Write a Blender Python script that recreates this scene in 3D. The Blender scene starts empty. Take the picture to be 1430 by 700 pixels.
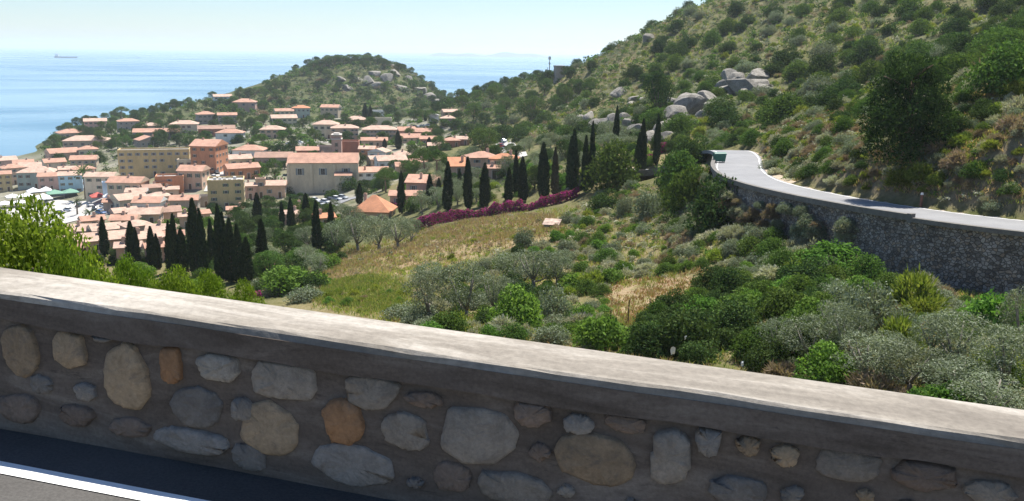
import bpy, math, random
import numpy as np
from math import radians, pi, sin, cos, tan, atan2, hypot
from mathutils import Matrix, Vector

scene = bpy.context.scene
COL = scene.collection

# ------------------------------------------------------------------ camera
HAZE_DENSITY = 0.0001
CAM_Z = 71.0
F = 1238.0                      # focal length in photograph pixels (1430 wide)
PITCH, ROLL = radians(12.66), radians(0.70)
cam_data = bpy.data.cameras.new("camera")
cam_data.sensor_width = 36.0
cam_data.lens = 36.0 * F / 1430.0
cam_data.clip_start = 0.1
cam_data.clip_end = 90000.0
cam = bpy.data.objects.new("camera", cam_data)
COL.objects.link(cam)
R_CAM = Matrix.Rotation(pi / 2 - PITCH, 3, 'X') @ Matrix.Rotation(ROLL, 3, 'Z')
cam.matrix_world = Matrix.Translation((0, 0, CAM_Z)) @ R_CAM.to_4x4()
scene.camera = cam
RN = np.array([[R_CAM[i][j] for j in range(3)] for i in range(3)])

# ------------------------------------------------------------------ light
SUN_AZ, SUN_EL = radians(32), radians(65)   # azimuth: to the right of straight ahead
world = bpy.data.worlds.new("World")
scene.world = world
world.use_nodes = True
wn = world.node_tree.nodes
wl = world.node_tree.links
bg = wn["Background"]
sky = wn.new("ShaderNodeTexSky")
sky.sky_type = 'NISHITA'
sky.sun_disc = False
sky.sun_elevation = SUN_EL
sky.sun_rotation = SUN_AZ
sky.altitude = 70
sky.air_density = 1.0
sky.dust_density = 0.25
sky.ozone_density = 7.0
wl.new(sky.outputs[0], bg.inputs[0])
bg.inputs[1].default_value = 0.077
sun_data = bpy.data.lights.new("sun", 'SUN')
sun_data.energy = 5.0
sun_data.angle = radians(0.53)
sun_data.color = (1.0, 0.955, 0.88)
sun = bpy.data.objects.new("sun", sun_data)
COL.objects.link(sun)
sdir = Vector((sin(SUN_AZ) * cos(SUN_EL), cos(SUN_AZ) * cos(SUN_EL), sin(SUN_EL)))
sun.rotation_euler = sdir.to_track_quat('Z', 'Y').to_euler()
sun.location = (0, 0, 300)
vs = scene.view_settings
vs.view_transform = 'Standard'
vs.look = 'None'
vs.exposure = 0.92
vs.gamma = 1.0
vs.use_curve_mapping = False
cy = scene.cycles
cy.max_bounces = 6
cy.diffuse_bounces = 3
cy.glossy_bounces = 2
cy.transmission_bounces = 4
cy.transparent_max_bounces = 4
cy.volume_bounces = 1
cy.sample_clamp_indirect = 4.0
cy.use_adaptive_sampling = True
cy.adaptive_threshold = 0.01

# ------------------------------------------------------------------ helpers
def smooth01(t):
    t = np.clip(t, 0, 1)
    return t * t * (3 - 2 * t)

def ray(u, v):
    d = RN @ np.array([(u - 715.0) / F, -(v - 350.0) / F, -1.0])
    return d / math.hypot(d[0], d[1])          # unit horizontal length

def project(P):
    P = np.atleast_2d(np.asarray(P, float)) - np.array([0, 0, CAM_Z])
    q = P @ RN
    w = np.maximum(-q[:, 2], 1e-6)
    return 715 + F * q[:, 0] / w, 350 - F * q[:, 1] / w, -q[:, 2]

def new_obj(name, data, parent=None, kind=None, label=None, cat=None, group=None):
    o = bpy.data.objects.new(name, data)
    COL.objects.link(o)
    if parent is not None:
        o.parent = parent
    if kind: o["kind"] = kind
    if label: o["label"] = label
    if cat: o["category"] = cat
    if group: o["group"] = group
    return o

def mesh_np(name, verts, faces, mats=(), mat_idx=None, smooth=False):
    """verts (N,3); faces: (M,k) int array or list of tuples."""
    me = bpy.data.meshes.new(name)
    verts = np.asarray(verts, dtype=np.float32)
    if isinstance(faces, np.ndarray):
        M, k = faces.shape
        me.vertices.add(len(verts)); me.vertices.foreach_set("co", verts.ravel())
        me.loops.add(M * k); me.loops.foreach_set("vertex_index", faces.astype(np.int32).ravel())
        me.polygons.add(M); me.polygons.foreach_set("loop_start", np.arange(0, M * k, k, dtype=np.int32))
        try:
            me.polygons.foreach_set("loop_total", np.full(M, k, dtype=np.int32))
        except Exception:
            pass
        me.update(calc_edges=True)
    else:
        me.from_pydata([tuple(v) for v in verts], [], faces)
    for m in mats: me.materials.append(m)
    if mat_idx is not None:
        me.polygons.foreach_set("material_index", np.asarray(mat_idx, dtype=np.int32))
    me.polygons.foreach_set("use_smooth", np.full(len(me.polygons), smooth))
    me.update()
    return me

class MB:
    """collects simple shapes into one mesh"""
    def __init__(s): s.v = []; s.f = []; s.m = []
    def add(s, vs, fs, m=0):
        o = len(s.v); s.v += [tuple(p) for p in vs]
        s.f += [tuple(i + o for i in f) for f in fs]; s.m += [m] * len(fs)
    def box(s, x0, x1, y0, y1, z0, z1, m=0):
        vs = [(x0,y0,z0),(x1,y0,z0),(x1,y1,z0),(x0,y1,z0),(x0,y0,z1),(x1,y0,z1),(x1,y1,z1),(x0,y1,z1)]
        s.add(vs, [(0,3,2,1),(4,5,6,7),(0,1,5,4),(1,2,6,5),(2,3,7,6),(3,0,4,7)], m)
    def tube(s, pts, rads, n=7, m=0):
        pts = [Vector(p) for p in pts]
        rings = []
        for i, p in enumerate(pts):
            d = (pts[min(i+1, len(pts)-1)] - pts[max(i-1, 0)]).normalized()
            a = d.cross(Vector((0.31, 0.95, 0.05))).normalized(); b = d.cross(a)
            rings.append([p + (a * cos(2*pi*k/n) + b * sin(2*pi*k/n)) * rads[i] for k in range(n)])
        vs = [q for r in rings for q in r]
        fs = [(i*n+k, i*n+(k+1) % n, (i+1)*n+(k+1) % n, (i+1)*n+k) for i in range(len(pts)-1) for k in range(n)]
        fs.append(tuple(range(n))[::-1]); fs.append(tuple((len(pts)-1)*n + k for k in range(n)))
        s.add(vs, fs, m)
    def mesh(s, name, mats, smooth=False):
        return mesh_np(name, s.v, s.f, mats, s.m, smooth)

# ------------------------------------------------------------------ materials
MATS = {}
def nt(name):
    m = bpy.data.materials.new(name); m.use_nodes = True
    MATS[name] = m
    return m, m.node_tree.nodes, m.node_tree.links, m.node_tree.nodes["Principled BSDF"]

def ramp(nodes, stops):
    r = nodes.new("ShaderNodeValToRGB")
    el = r.color_ramp.elements
    while len(el) < len(stops): el.new(0.5)
    for e, (p, c) in zip(el, stops):
        e.position = p; e.color = (*c, 1) if len(c) == 3 else c
    return r

def coords(nodes, links, kind="Object", scale=(1, 1, 1)):
    tc = nodes.new("ShaderNodeTexCoord"); mp = nodes.new("ShaderNodeMapping")
    mp.inputs["Scale"].default_value = scale
    if kind == "World":
        g = nodes.new("ShaderNodeNewGeometry"); links.new(g.outputs["Position"], mp.inputs[0])
    else:
        links.new(tc.outputs[kind], mp.inputs[0])
    return mp.outputs[0]

def noise(nodes, links, vec, scale, detail=4, rough=0.6, dist=0.0):
    n = nodes.new("ShaderNodeTexNoise")
    n.inputs["Scale"].default_value = scale; n.inputs["Detail"].default_value = detail
    n.inputs["Roughness"].default_value = rough; n.inputs["Distortion"].default_value = dist
    links.new(vec, n.inputs["Vector"])
    return n

def mixc(nodes, links, fac, a, b, mode='MIX'):
    m = nodes.new("ShaderNodeMix"); m.data_type = 'RGBA'; m.blend_type = mode
    for sock, val in ((m.inputs[0], fac), (m.inputs[6], a), (m.inputs[7], b)):
        if hasattr(val, "links"): links.new(val, sock)
        elif isinstance(val, (int, float)): sock.default_value = val
        else: sock.default_value = (*val, 1)
    return m.outputs[2]

def bump(nodes, links, height, strength, dist, bsdf):
    b = nodes.new("ShaderNodeBump"); b.inputs["Strength"].default_value = strength
    b.inputs["Distance"].default_value = dist
    links.new(height, b.inputs["Height"]); links.new(b.outputs[0], bsdf.inputs["Normal"])
    return b

def plain(name, col, rough=0.8, var=0.15, scale=3.0, kind="Object", metallic=0.0, spec=0.3):
    m, n, l, b = nt(name)
    v = coords(n, l, kind)
    ns = noise(n, l, v, scale, 5, 0.65)
    lo = tuple(c * (1 - var) for c in col); hi = tuple(min(1, c * (1 + var)) for c in col)
    r = ramp(n, [(0.3, lo), (0.7, hi)])
    l.new(ns.outputs[0], r.inputs[0]); l.new(r.outputs[0], b.inputs["Base Color"])
    b.inputs["Roughness"].default_value = rough; b.inputs["Metallic"].default_value = metallic
    b.inputs["Specular IOR Level"].default_value = spec
    return m

def foliage(name, cols, trans=0.3, gloss=0.0, objvar=0.18):
    """per-leaf and per-plant colour variation; diffuse + translucent"""
    m = bpy.data.materials.new(name); m.use_nodes = True; MATS[name] = m
    n, l = m.node_tree.nodes, m.node_tree.links
    n.remove(n["Principled BSDF"]); out = n["Material Output"]
    g = n.new("ShaderNodeNewGeometry"); oi = n.new("ShaderNodeObjectInfo")
    k = len(cols)
    r = ramp(n, [((i + 0.5) / k, c) for i, c in enumerate(cols)])
    l.new(g.outputs["Random Per Island"], r.inputs[0])
    hs = n.new("ShaderNodeHueSaturation")
    mr = n.new("ShaderNodeMapRange"); l.new(oi.outputs["Random"], mr.inputs[0])
    mr.inputs[3].default_value = 1 - objvar; mr.inputs[4].default_value = 1 + objvar
    l.new(mr.outputs[0], hs.inputs["Value"])
    mh = n.new("ShaderNodeMapRange")
    mm = n.new("ShaderNodeMath"); mm.operation = 'FRACT'
    mx = n.new("ShaderNodeMath"); mx.operation = 'MULTIPLY'; mx.inputs[1].default_value = 7.31
    l.new(oi.outputs["Random"], mx.inputs[0]); l.new(mx.outputs[0], mm.inputs[0]); l.new(mm.outputs[0], mh.inputs[0])
    mh.inputs[3].default_value = 0.485; mh.inputs[4].default_value = 0.515
    l.new(mh.outputs[0], hs.inputs["Hue"])
    l.new(r.outputs[0], hs.inputs["Color"])
    d = n.new("ShaderNodeBsdfDiffuse"); t = n.new("ShaderNodeBsdfTranslucent"); mix = n.new("ShaderNodeMixShader")
    l.new(hs.outputs[0], d.inputs[0])
    tc = mixc(n, l, 1.0, hs.outputs[0], (1.25, 1.3, 0.7), 'MULTIPLY')
    l.new(tc, t.inputs[0]); mix.inputs[0].default_value = trans
    l.new(d.outputs[0], mix.inputs[1]); l.new(t.outputs[0], mix.inputs[2])
    last = mix.outputs[0]
    if gloss:
        gl = n.new("ShaderNodeBsdfGlossy"); gl.inputs["Roughness"].default_value = 0.45
        gl.inputs[0].default_value = (0.9, 0.95, 0.9, 1)
        m2 = n.new("ShaderNodeMixShader"); m2.inputs[0].default_value = gloss
        l.new(last, m2.inputs[1]); l.new(gl.outputs[0], m2.inputs[2]); last = m2.outputs[0]
    l.new(last, out.inputs[0])
    return m
# ================================================================== TERRAIN
# control points: photograph pixel + horizontal distance in metres (from the size of what stands there)
CP = """
1000 5 420  940 28 440  900 45 450  870 62 460  835 82 500  800 98 600  770 108 640  720 118 680  690 128 700  662 146 720
1000 100 300  900 110 340  850 150 320  950 150 250  1040 115 260  760 160 430  720 196 370  690 205 340  1100 50 320
1200 20 300  1300 10 270  1425 10 250  1150 110 230  1100 170 170  1060 185 165  1000 190 185  940 190 195  880 205 180
1425 60 165  1350 80 185  1400 118 108  1345 160 104  1260 205 97  1200 215 103  1140 225 113  1085 222 124  1050 205 138
1430 180 88  1380 210 90  1300 225 93
1380 395 71  1300 362 78  1200 337 86  1120 312 92  1060 292 97
1000 270 122  1000 330 100  1000 400 80  1000 480 60  1100 380 78  1100 450 61  1200 430 66  1200 500 52  1300 450 61  1380 480 54  1400 540 45
1300 540 47  1100 520 50  900 300 128  900 400 86  900 480 62  800 300 148  850 250 160  800 400 92  800 460 70  750 310 145  650 310 162
580 330 158  520 360 138  470 400 112  600 430 84  700 460 64  420 410 110  380 412 116  300 400 140  700 340 122  640 370 112
700 290 176  600 312 178  850 235 168  800 268 172  900 240 165
300 385 152  150 370 172  230 375 165  150 345 215  240 340 210  150 318 262  250 318 260  150 300 308  330 330 215
400 300 275  500 300 232  560 285 235  650 240 292  600 250 268  560 262 282  470 300 262  420 330 205  480 330 196
315 292 322  450 268 347  380 276 335  540 240 370  500 256 360  600 205 440  620 190 480  560 196 480  480 195 480  400 200 470
330 215 450  270 240 415  220 245 395  260 270 352  200 285 345  150 275 375
640 150 800  620 160 700  560 165 640  500 150 720  480 170 610  350 170 650  280 160 730  400 150 730  330 140 800  300 141 820
400 110 850  440 94 862  470 87 872  500 85 880  530 86 885  550 92 890  565 97 893  580 107 900  600 125 905  625 138 925
520 120 800  450 130 790
"""
CPL = np.array([float(t) for t in CP.split()]).reshape(-1, 3)
pts = []
for u, v, D in CPL:
    r = ray(u, v); pts.append((r[0] * D, r[1] * D, CAM_Z + r[2] * D))
# shoreline and low town: height known, distance follows
def at_height(u, v, z):
    r = ray(u, v); D = (z - CAM_Z) / r[2]
    return (r[0] * D, r[1] * D, z)
for u, v, z in [(-5,222,-1),(22,221,-1),(50,213,-1),(60,199,-1),(77,187,-1),(84,177,-1),(100,168,-1),(125,163,-1),(10,210,-5),(40,196,-5),(60,180,-5),(75,168,-5),(100,160,-5),(72,205,6),(95,190,7),(112,176,7),(150,170,6),(200,164,7),(250,152,9),(90,290,2),(60,300,2),(120,285,2.5),
                (60,262,3),(20,262,2),(150,262,6),(-60,240,-1),(-80,300,2),(-150,230,-3),(-30,330,4),(-80,380,14),(60,240,4),(100,225,8),(130,205,12)]:
    pts.append(at_height(u, v, z))
# hidden or out of frame: sea beyond, hill above the frame, ground by our road
for az, D, z in [(-40,600,-6),(-40,900,-8),(-33,750,-6),(-28,950,-8),(-24,1000,-8),(-20,1060,-8),(-14,1060,-6),(-9,1080,-6),(-4,1060,-8),(0,1000,-6),(3,1020,-8),(-3,900,6),
                 (-30,1500,-15),(0,1500,-15),(30,1500,-10),(8,900,-6),(14,800,10),(20,700,60),(-45,1500,-15),(45,1500,0),
                 (20,480,110),(26,420,120),(33,380,125),(40,300,115),(45,200,95),(45,120,78),(38,110,70),(50,100,72),(50,400,130),(16,560,85),(30,700,80),
                 (-50,9,65),(-35,8.5,65.2),(-15,8,65.0),(5,7.5,64.7),(20,7.5,64.5),(35,8,64.3),(50,9,64.2),
                 (-50,16,60),(-30,15,60.5),(-10,15,61),(10,15,60.5),(30,15,60),(50,16,60),(-50,30,53),(-30,30,54),(-10,30,56),(10,30,56),(25,30,55.5),(40,30,56),(52,30,58),
                 (-50,60,42),(-30,60,45),(-15,60,50),(-50,120,28),(-35,100,35),(50,60,53),(42,62,51.5),(36,60,51.5),(-50,220,14),(-40,400,2),(-50,400,1),(-50,700,-6)]:
    a = radians(az); pts.append((sin(a) * D, cos(a) * D, z))
pts = np.array(pts)
def polar(x, y):
    return np.stack([np.arctan2(x, y), np.log(np.maximum(np.hypot(x, y), 5.0))], -1)
PC = polar(pts[:, 0], pts[:, 1])
C2 = 0.06 ** 2
def phi(A, B):
    d2 = ((A[:, None, :] - B[None, :, :]) ** 2).sum(-1)
    return np.sqrt(d2 + C2)
Kmat = np.zeros((len(PC) + 1, len(PC) + 1))
Kmat[:-1, :-1] = phi(PC, PC) - 0.002 * np.eye(len(PC)); Kmat[:-1, -1] = 1; Kmat[-1, :-1] = 1
RBFW = np.linalg.solve(Kmat, np.append(pts[:, 2], 0))

def vnoise(x, y, s, seed):
    """smooth value noise, roughly -1..1"""
    rr = np.random.RandomState(seed); T = rr.rand(256, 256) * 2 - 1
    x = x / s + 1000.3; y = y / s + 1000.7
    i = np.floor(x).astype(int); j = np.floor(y).astype(int); fx = x - i; fy = y - j
    fx = fx * fx * (3 - 2 * fx); fy = fy * fy * (3 - 2 * fy)
    g = lambda a, b: T[a & 255, b & 255]
    return (g(i, j) * (1 - fx) + g(i + 1, j) * fx) * (1 - fy) + (g(i, j + 1) * (1 - fx) + g(i + 1, j + 1) * fx) * fy

def base_height(x, y):
    x = np.asarray(x, float).ravel(); y = np.asarray(y, float).ravel()
    out = np.empty(len(x))
    for k in range(0, len(x), 20000):
        P = polar(x[k:k+20000], y[k:k+20000])
        out[k:k+20000] = phi(P, PC) @ RBFW[:-1] + RBFW[-1]
    return out

# ---- the far road, level at about 56 m, running round the head of the valley
ROAD = np.array([(82,30),(70,40),(58,51.5),(48,60.5),(39.5,69.5),(34.6,77.5),(31.2,86.5),(28.9,95.5),(28.2,104),(29.0,113),(31.2,122.5),(33.2,131),(34.2,139),
                 (33.4,147),(30.0,154.5),(24,161),(15,167),(5,172),(-6,177)], float)
def catmull(P, n=8):
    out = []
    for i in range(len(P) - 1):
        p0, p1, p2, p3 = P[max(i-1, 0)], P[i], P[i+1], P[min(i+2, len(P)-1)]
        for t in np.arange(n) / n:
            out.append(0.5 * ((2*p1) + (-p0+p2)*t + (2*p0-5*p1+4*p2-p3)*t*t + (-p0+3*p1-3*p2+p3)*t**3))
    out.append(P[-1]); return np.array(out)
RC = catmull(ROAD)
RT = np.gradient(RC, axis=0); RT /= np.linalg.norm(RT, axis=1)[:, None]
RNRM = np.stack([RT[:, 1], -RT[:, 0]], 1)        # to the uphill side (travelling away from us: the right hand)
RS = np.concatenate([[0], np.cumsum(np.linalg.norm(np.diff(RC, axis=0), axis=1))])
RZ = np.interp(RS, [0, 45, 58, 77, 95, 131, 220], [60.0, 58.5, 58.0, 57.2, 56.6, 56.2, 55.0])
WH = np.interp(RS, [0, 64, 77, 95, 115, 140], [5.2, 5.0, 4.2, 2.8, 2.2, 1.5])
_t = smooth01((RS - 122) / 30.0)
RZ = RZ * (1 - _t) + (base_height(RC[:, 0], RC[:, 1]) + 0.2) * _t
RHW = 3.0
def road_dist(x, y, full=False):
    """signed distance to the far road (positive = uphill side), road height"""
    x = np.asarray(x, float).ravel(); y = np.asarray(y, float).ravel()
    best = np.full(len(x), 1e9); sd = np.full(len(x), 1e9); rz = np.zeros(len(x)); wh = np.zeros(len(x))
    for i in range(len(RC) - 1):
        a = RC[i]; d = RC[i+1] - a; L2 = d @ d
        t = np.clip(((x - a[0]) * d[0] + (y - a[1]) * d[1]) / L2, 0, 1)
        qx = x - (a[0] + d[0] * t); qy = y - (a[1] + d[1] * t)
        dd = np.hypot(qx, qy)
        s = np.sign(qx * d[1] - qy * d[0])
        m = dd < best
        best[m] = dd[m]; sd[m] = (dd * np.where(s == 0, 1, s))[m]; rz[m] = (RZ[i] * (1 - t) + RZ[i+1] * t)[m]; wh[m] = WH[i]
    return (sd, rz, wh) if full else (sd, rz)

# ---- our own road: from the perspective of the parapet (direction, grade, distance)
RD = np.array([-0.97430, 0.21785, 0.05726]); RD /= np.linalg.norm(RD)
HN = np.array([-RD[1], RD[0], 0]); HN /= np.linalg.norm(HN); HN *= np.sign(HN[1])   # horizontal, away from us
CAM_H = 2.557
GRADE = RD[2] / math.hypot(RD[0], RD[1])
def own_frame(x, y):
    a = x * HN[0] + y * HN[1]; s = (x * RD[0] + y * RD[1]) / math.hypot(RD[0], RD[1])
    return s, a
def own_road_z(s): return CAM_Z - CAM_H + GRADE * s
WALL_A, CAP_A = 4.29, 4.73

def height(x, y):
    sh = np.shape(x)
    x = np.asarray(x, float).ravel(); y = np.asarray(y, float).ravel()
    z = base_height(x, y)
    D = np.hypot(x, y)
    amp = np.interp(D, [20, 80, 250, 500, 900], [0.15, 0.45, 1.3, 0.5, 1.2]) * np.clip((z - 3) / 14, 0, 1)
    z = z + amp * (vnoise(x, y, 9, 1) * 0.5 + vnoise(x, y, 27, 2)) + 0.35 * amp * vnoise(x, y, 3.5, 3)
    m = D < 260
    if m.any():
        sd, rz, wh = road_dist(x[m], y[m], True); zb = z[m]
        zlow = np.minimum(zb, rz - wh + 0.10 * np.maximum(-sd - 5, 0) + 0.03 * np.maximum(-sd - 14, 0) ** 2)
        bank = rz + np.maximum(sd - 3.6, 0) * 1.35
        fill = rz - np.maximum(sd - 3.6, 0) * 0.5
        up = np.where(sd < 3.6, rz - 0.08, np.clip(zb, fill, bank))
        tdn = smooth01((-sd - 1.6) / 1.0)
        dn = (rz - 0.08) * (1 - tdn) + np.minimum(zlow, rz - 0.1) * tdn
        z[m] = np.where(sd > 0, up, dn)
    s, a = own_frame(x, y)
    near = a < 5.6
    own = own_road_z(s) - 0.35
    t = smooth01((a - 4.5) / 1.0)
    z = np.where((a < 5.6) & (D < 120), own * (1 - t) + np.minimum(z, own) * t, z)
    return z.reshape(sh)

def hit(u, v, lo=6.0, hi=2200.0):
    """where the line of sight through a photograph pixel meets the ground"""
    r = ray(u, v)
    Ds = np.exp(np.linspace(math.log(lo), math.log(hi), 1400))
    g = height(r[0] * Ds, r[1] * Ds) - (CAM_Z + r[2] * Ds)
    k = np.nonzero(g > 0)[0]
    if len(k) == 0: D = hi
    elif k[0] == 0: D = Ds[0]
    else:
        i = k[0]; a, b = g[i-1], g[i]; D = Ds[i-1] + (Ds[i] - Ds[i-1]) * (-a) / (b - a)
    return np.array([r[0] * D, r[1] * D, CAM_Z + r[2] * D]), D

def hgt(x, y): return float(height(np.array([x]), np.array([y]))[0])

# ---- ground material
def axis(lo, hi, fine_lo, fine_hi, step, grow):
    mid = list(np.arange(fine_lo, fine_hi + 1e-6, step)); out = []
    d = step; p = fine_hi
    while p < hi: d = min(d * grow, 12.0); p += d; out.append(p)
    d = step; p = fine_lo; pre = []
    while p > lo: d = min(d * grow, 12.0); p -= d; pre.append(p)
    return np.array(pre[::-1] + mid + out)
GX = axis(-900, 760, -62, 66, 0.85, 1.028)
GY = axis(-90, 1350, 4, 160, 0.85, 1.02)
XX, YY = np.meshgrid(GX, GY)
ZZ = height(XX, YY)
nx, ny = len(GX), len(GY)
idx = np.arange(nx * ny).reshape(ny, nx)
quads = np.stack([idx[:-1, :-1], idx[:-1, 1:], idx[1:, 1:], idx[1:, :-1]], -1).reshape(-1, 4)
zq = ZZ.ravel()[quads].max(1)
quads = quads[zq > -6]

def hgrid(x, y):
    """ground height from the built grid (bilinear, arrays)"""
    i = np.clip(np.searchsorted(GX, x) - 1, 0, nx - 2); j = np.clip(np.searchsorted(GY, y) - 1, 0, ny - 2)
    fx = (x - GX[i]) / (GX[i+1] - GX[i]); fy = (y - GY[j]) / (GY[j+1] - GY[j])
    return (ZZ[j, i] * (1-fx) + ZZ[j, i+1] * fx) * (1-fy) + (ZZ[j+1, i] * (1-fx) + ZZ[j+1, i+1] * fx) * fy
m, n, l, b = nt("ground_scrub")
vw = coords(n, l, "World")
big = noise(n, l, vw, 0.045, 4, 0.6)
mid_ = noise(n, l, vw, 0.35, 5, 0.7)
fine = noise(n, l, vw, 2.6, 5, 0.75)
c1 = ramp(n, [(0.30, (0.075, 0.09, 0.03)), (0.46, (0.13, 0.13, 0.055)), (0.60, (0.20, 0.175, 0.105)), (0.74, (0.10, 0.11, 0.042))])
l.new(mid_.outputs[0], c1.inputs[0])
c2 = ramp(n, [(0.35, (0.55, 0.6, 0.4)), (0.7, (1.15, 1.05, 0.95))])
l.new(fine.outputs[0], c2.inputs[0])
col = mixc(n, l, 0.75, c1.outputs[0], c2.outputs[0], 'MULTIPLY')
at = n.new("ShaderNodeAttribute"); at.attribute_name = "cover"
sep = n.new("ShaderNodeSeparateColor"); l.new(at.outputs["Color"], sep.inputs[0])
dry = ramp(n, [(0.34, (0.30, 0.19, 0.125)), (0.48, (0.38, 0.285, 0.20)), (0.60, (0.21, 0.185, 0.085)), (0.7, (0.34, 0.26, 0.18))])
l.new(mid_.outputs[0], dry.inputs[0])
dryc = mixc(n, l, 0.7, dry.outputs[0], c2.outputs[0], 'MULTIPLY')
col = mixc(n, l, sep.outputs[0], col, dryc)
at2 = n.new("ShaderNodeAttribute"); at2.attribute_name = "macchia"
mac = ramp(n, [(0.36, (0.045, 0.06, 0.022)), (0.52, (0.075, 0.085, 0.034)), (0.66, (0.15, 0.14, 0.075))])
l.new(mid_.outputs[0], mac.inputs[0])
col = mixc(n, l, at2.outputs["Fac"], col, mac.outputs[0])
town = ramp(n, [(0.3, (0.20, 0.19, 0.16)), (0.55, (0.30, 0.28, 0.24)), (0.75, (0.14, 0.15, 0.09))])
l.new(mid_.outputs[0], town.inputs[0])
col = mixc(n, l, sep.outputs[1], col, town.outputs[0])
rockc = ramp(n, [(0.35, (0.15, 0.125, 0.09)), (0.55, (0.28, 0.215, 0.15)), (0.8, (0.20, 0.14, 0.085))])
l.new(fine.outputs[0], rockc.inputs[0])
col = mixc(n, l, sep.outputs[2], col, rockc.outputs[0])
l.new(col, b.inputs["Base Color"]); b.inputs["Roughness"].default_value = 0.95; b.inputs["Specular IOR Level"].default_value = 0.1
bump(n, l, fine.outputs[0], 0.6, 0.25, b)
ground_me = mesh_np("ground", np.stack([XX, YY, ZZ], -1).reshape(-1, 3), quads, [m], None, True)
# natural ground cover by place: dry meadow / built-up / bare rock
def in_poly(u, v, poly):
    poly = np.asarray(poly, float); inside = np.zeros(np.shape(u), bool); j = len(poly) - 1
    for i in range(len(poly)):
        xi, yi = poly[i]; xj, yj = poly[j]
        c = ((yi > v) != (yj > v)) & (u < (xj - xi) * (v - yi) / (yj - yi + 1e-12) + xi)
        inside ^= c; j = i
    return inside
P_DRY = [(585,322),(700,300),(770,300),(800,330),(740,345),(690,345),(640,360),(590,375),(520,385),(455,395),(430,412),(430,380),(470,350),(540,335)]
P_DRY2 = [(845,400),(870,395),(935,390),(1000,385),(1010,400),(960,415),(920,440),(850,445)]
P_TOWN = [(-200,400),(-200,215),(60,215),(110,180),(330,170),(480,165),(640,165),(650,185),(590,215),(600,235),(540,262),(470,305),(300,320),(240,345),(60,400)]
vx = np.stack([XX, YY, ZZ], -1).reshape(-1, 3)
pu, pv, pw = project(vx); DD = np.hypot(vx[:, 0], vx[:, 1])
cov = np.zeros((len(vx), 4), np.float32); cov[:, 3] = 1
okv = pw > 1
nz1 = vnoise(vx[:, 0], vx[:, 1], 7, 11); nz2 = vnoise(vx[:, 0], vx[:, 1], 18, 12)
d1 = (in_poly(pu + nz1 * 14, pv + nz2 * 8, P_DRY) & (DD > 90) & (DD < 200)) | (in_poly(pu + nz1 * 12, pv + nz2 * 8, P_DRY2) & (DD > 60) & (DD < 110))
cov[:, 0] = np.where(d1 & okv, 0.85, np.clip(nz2 * 0.5, 0, 0.35))
cov[:, 1] = np.where(in_poly(pu, pv, P_TOWN) & okv & (DD > 240), np.clip(0.45 + 0.5 * nz1, 0, 0.9), 0)
gz = ZZ; gx_ = np.gradient(gz, GX, axis=1); gy_ = np.gradient(gz, GY, axis=0)
sl = np.hypot(gx_, gy_).ravel()
cov[:, 2] = np.clip((sl - 0.95) * 1.6, 0, 0.6) * (DD < 260)
ca = ground_me.color_attributes.new("cover", 'FLOAT_COLOR', 'POINT')
ca.data.foreach_set("color", cov.ravel())
nz3 = vnoise(vx[:, 0], vx[:, 1], 34, 14)
mc = np.where(DD > 520, 0.95, np.clip(0.45 + 0.9 * nz3, 0, 0.95)) * np.clip((DD - 120) / 60, 0, 1)
ma = ground_me.attributes.new("macchia", 'FLOAT', 'POINT'); ma.data.foreach_set("value", mc.astype(np.float32))
ground = new_obj("ground", ground_me, kind="structure", label="hilly ground of scrub and dry grass falling to the sea")

# ---- sea and far island
m, n, l, b = nt("sea_water")
vw = coords(n, l, "World", (0.0011, 0.0024, 1))
st = noise(n, l, vw, 1.0, 4, 0.5, 1.6)
vw2 = coords(n, l, "World", (0.05, 0.12, 1))
wv = noise(n, l, vw2, 1.0, 4, 0.6)
r1 = ramp(n, [(0.38, (0.085, 0.18, 0.255)), (0.62, (0.15, 0.26, 0.33))])
l.new(st.outputs[0], r1.inputs[0]); l.new(r1.outputs[0], b.inputs["Base Color"])
mr = n.new("ShaderNodeMapRange"); mr.inputs[1].default_value = 0.35; mr.inputs[2].default_value = 0.68
mr.inputs[3].default_value = 0.32; mr.inputs[4].default_value = 0.18
l.new(st.outputs[0], mr.inputs[0]); l.new(mr.outputs[0], b.inputs["Roughness"])
b.inputs["IOR"].default_value = 1.33
bump(n, l, wv.outputs[0], 0.35, 0.6, b)
SEA = 26000.0
sv = []; sf = []
xs = [-SEA, -3000, -900, 0, 900, 3000, SEA]; ys = [-3000, 300, 600, 1200, 3000, 9000, SEA]
for yy in ys:
    for xx in xs: sv.append((xx, yy, 0))
for j in range(6):
    for i in range(6): sf.append((j*7+i, j*7+i+1, (j+1)*7+i+1, (j+1)*7+i))
sea = new_obj("sea", mesh_np("sea", sv, sf, [m]), kind="structure", label="pale blue sea out to the horizon")
# low island on the horizon
rng = np.random.RandomState(5)
ip = []; D0 = 11500.0
for k in range(61):
    u = 598 + k * (768 - 598) / 60.0; t = k / 60.0
    hh = 72 * (sin(pi * t) ** 0.5) * (0.55 + 0.25 * sin(t * 9 + 1) + 0.2 * sin(t * 23)) + 4
    r_ = ray(u, 74); ip.append((r_[0] * D0, r_[1] * D0, max(hh, 3)))
iv = []
for (x, y, h_) in ip:
    s_ = 1.0
    for ds, hs in ((0, -2), (120, 0.45), (420, 1.0), (900, 0.5), (1300, -0.05)):
        iv.append((x * (1 + ds / D0), y * (1 + ds / D0), h_ * hs if hs > 0 else -2))
ifc = [(i*5+j, (i+1)*5+j, (i+1)*5+j+1, i*5+j+1) for i in range(60) for j in range(4)]
isl = new_obj("island", mesh_np("island", iv, ifc, [plain("island_rock", (0.10, 0.11, 0.09), 0.9, 0.3, 0.002)], None, True), kind="structure", label="low hilly island faint on the sea horizon")
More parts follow.
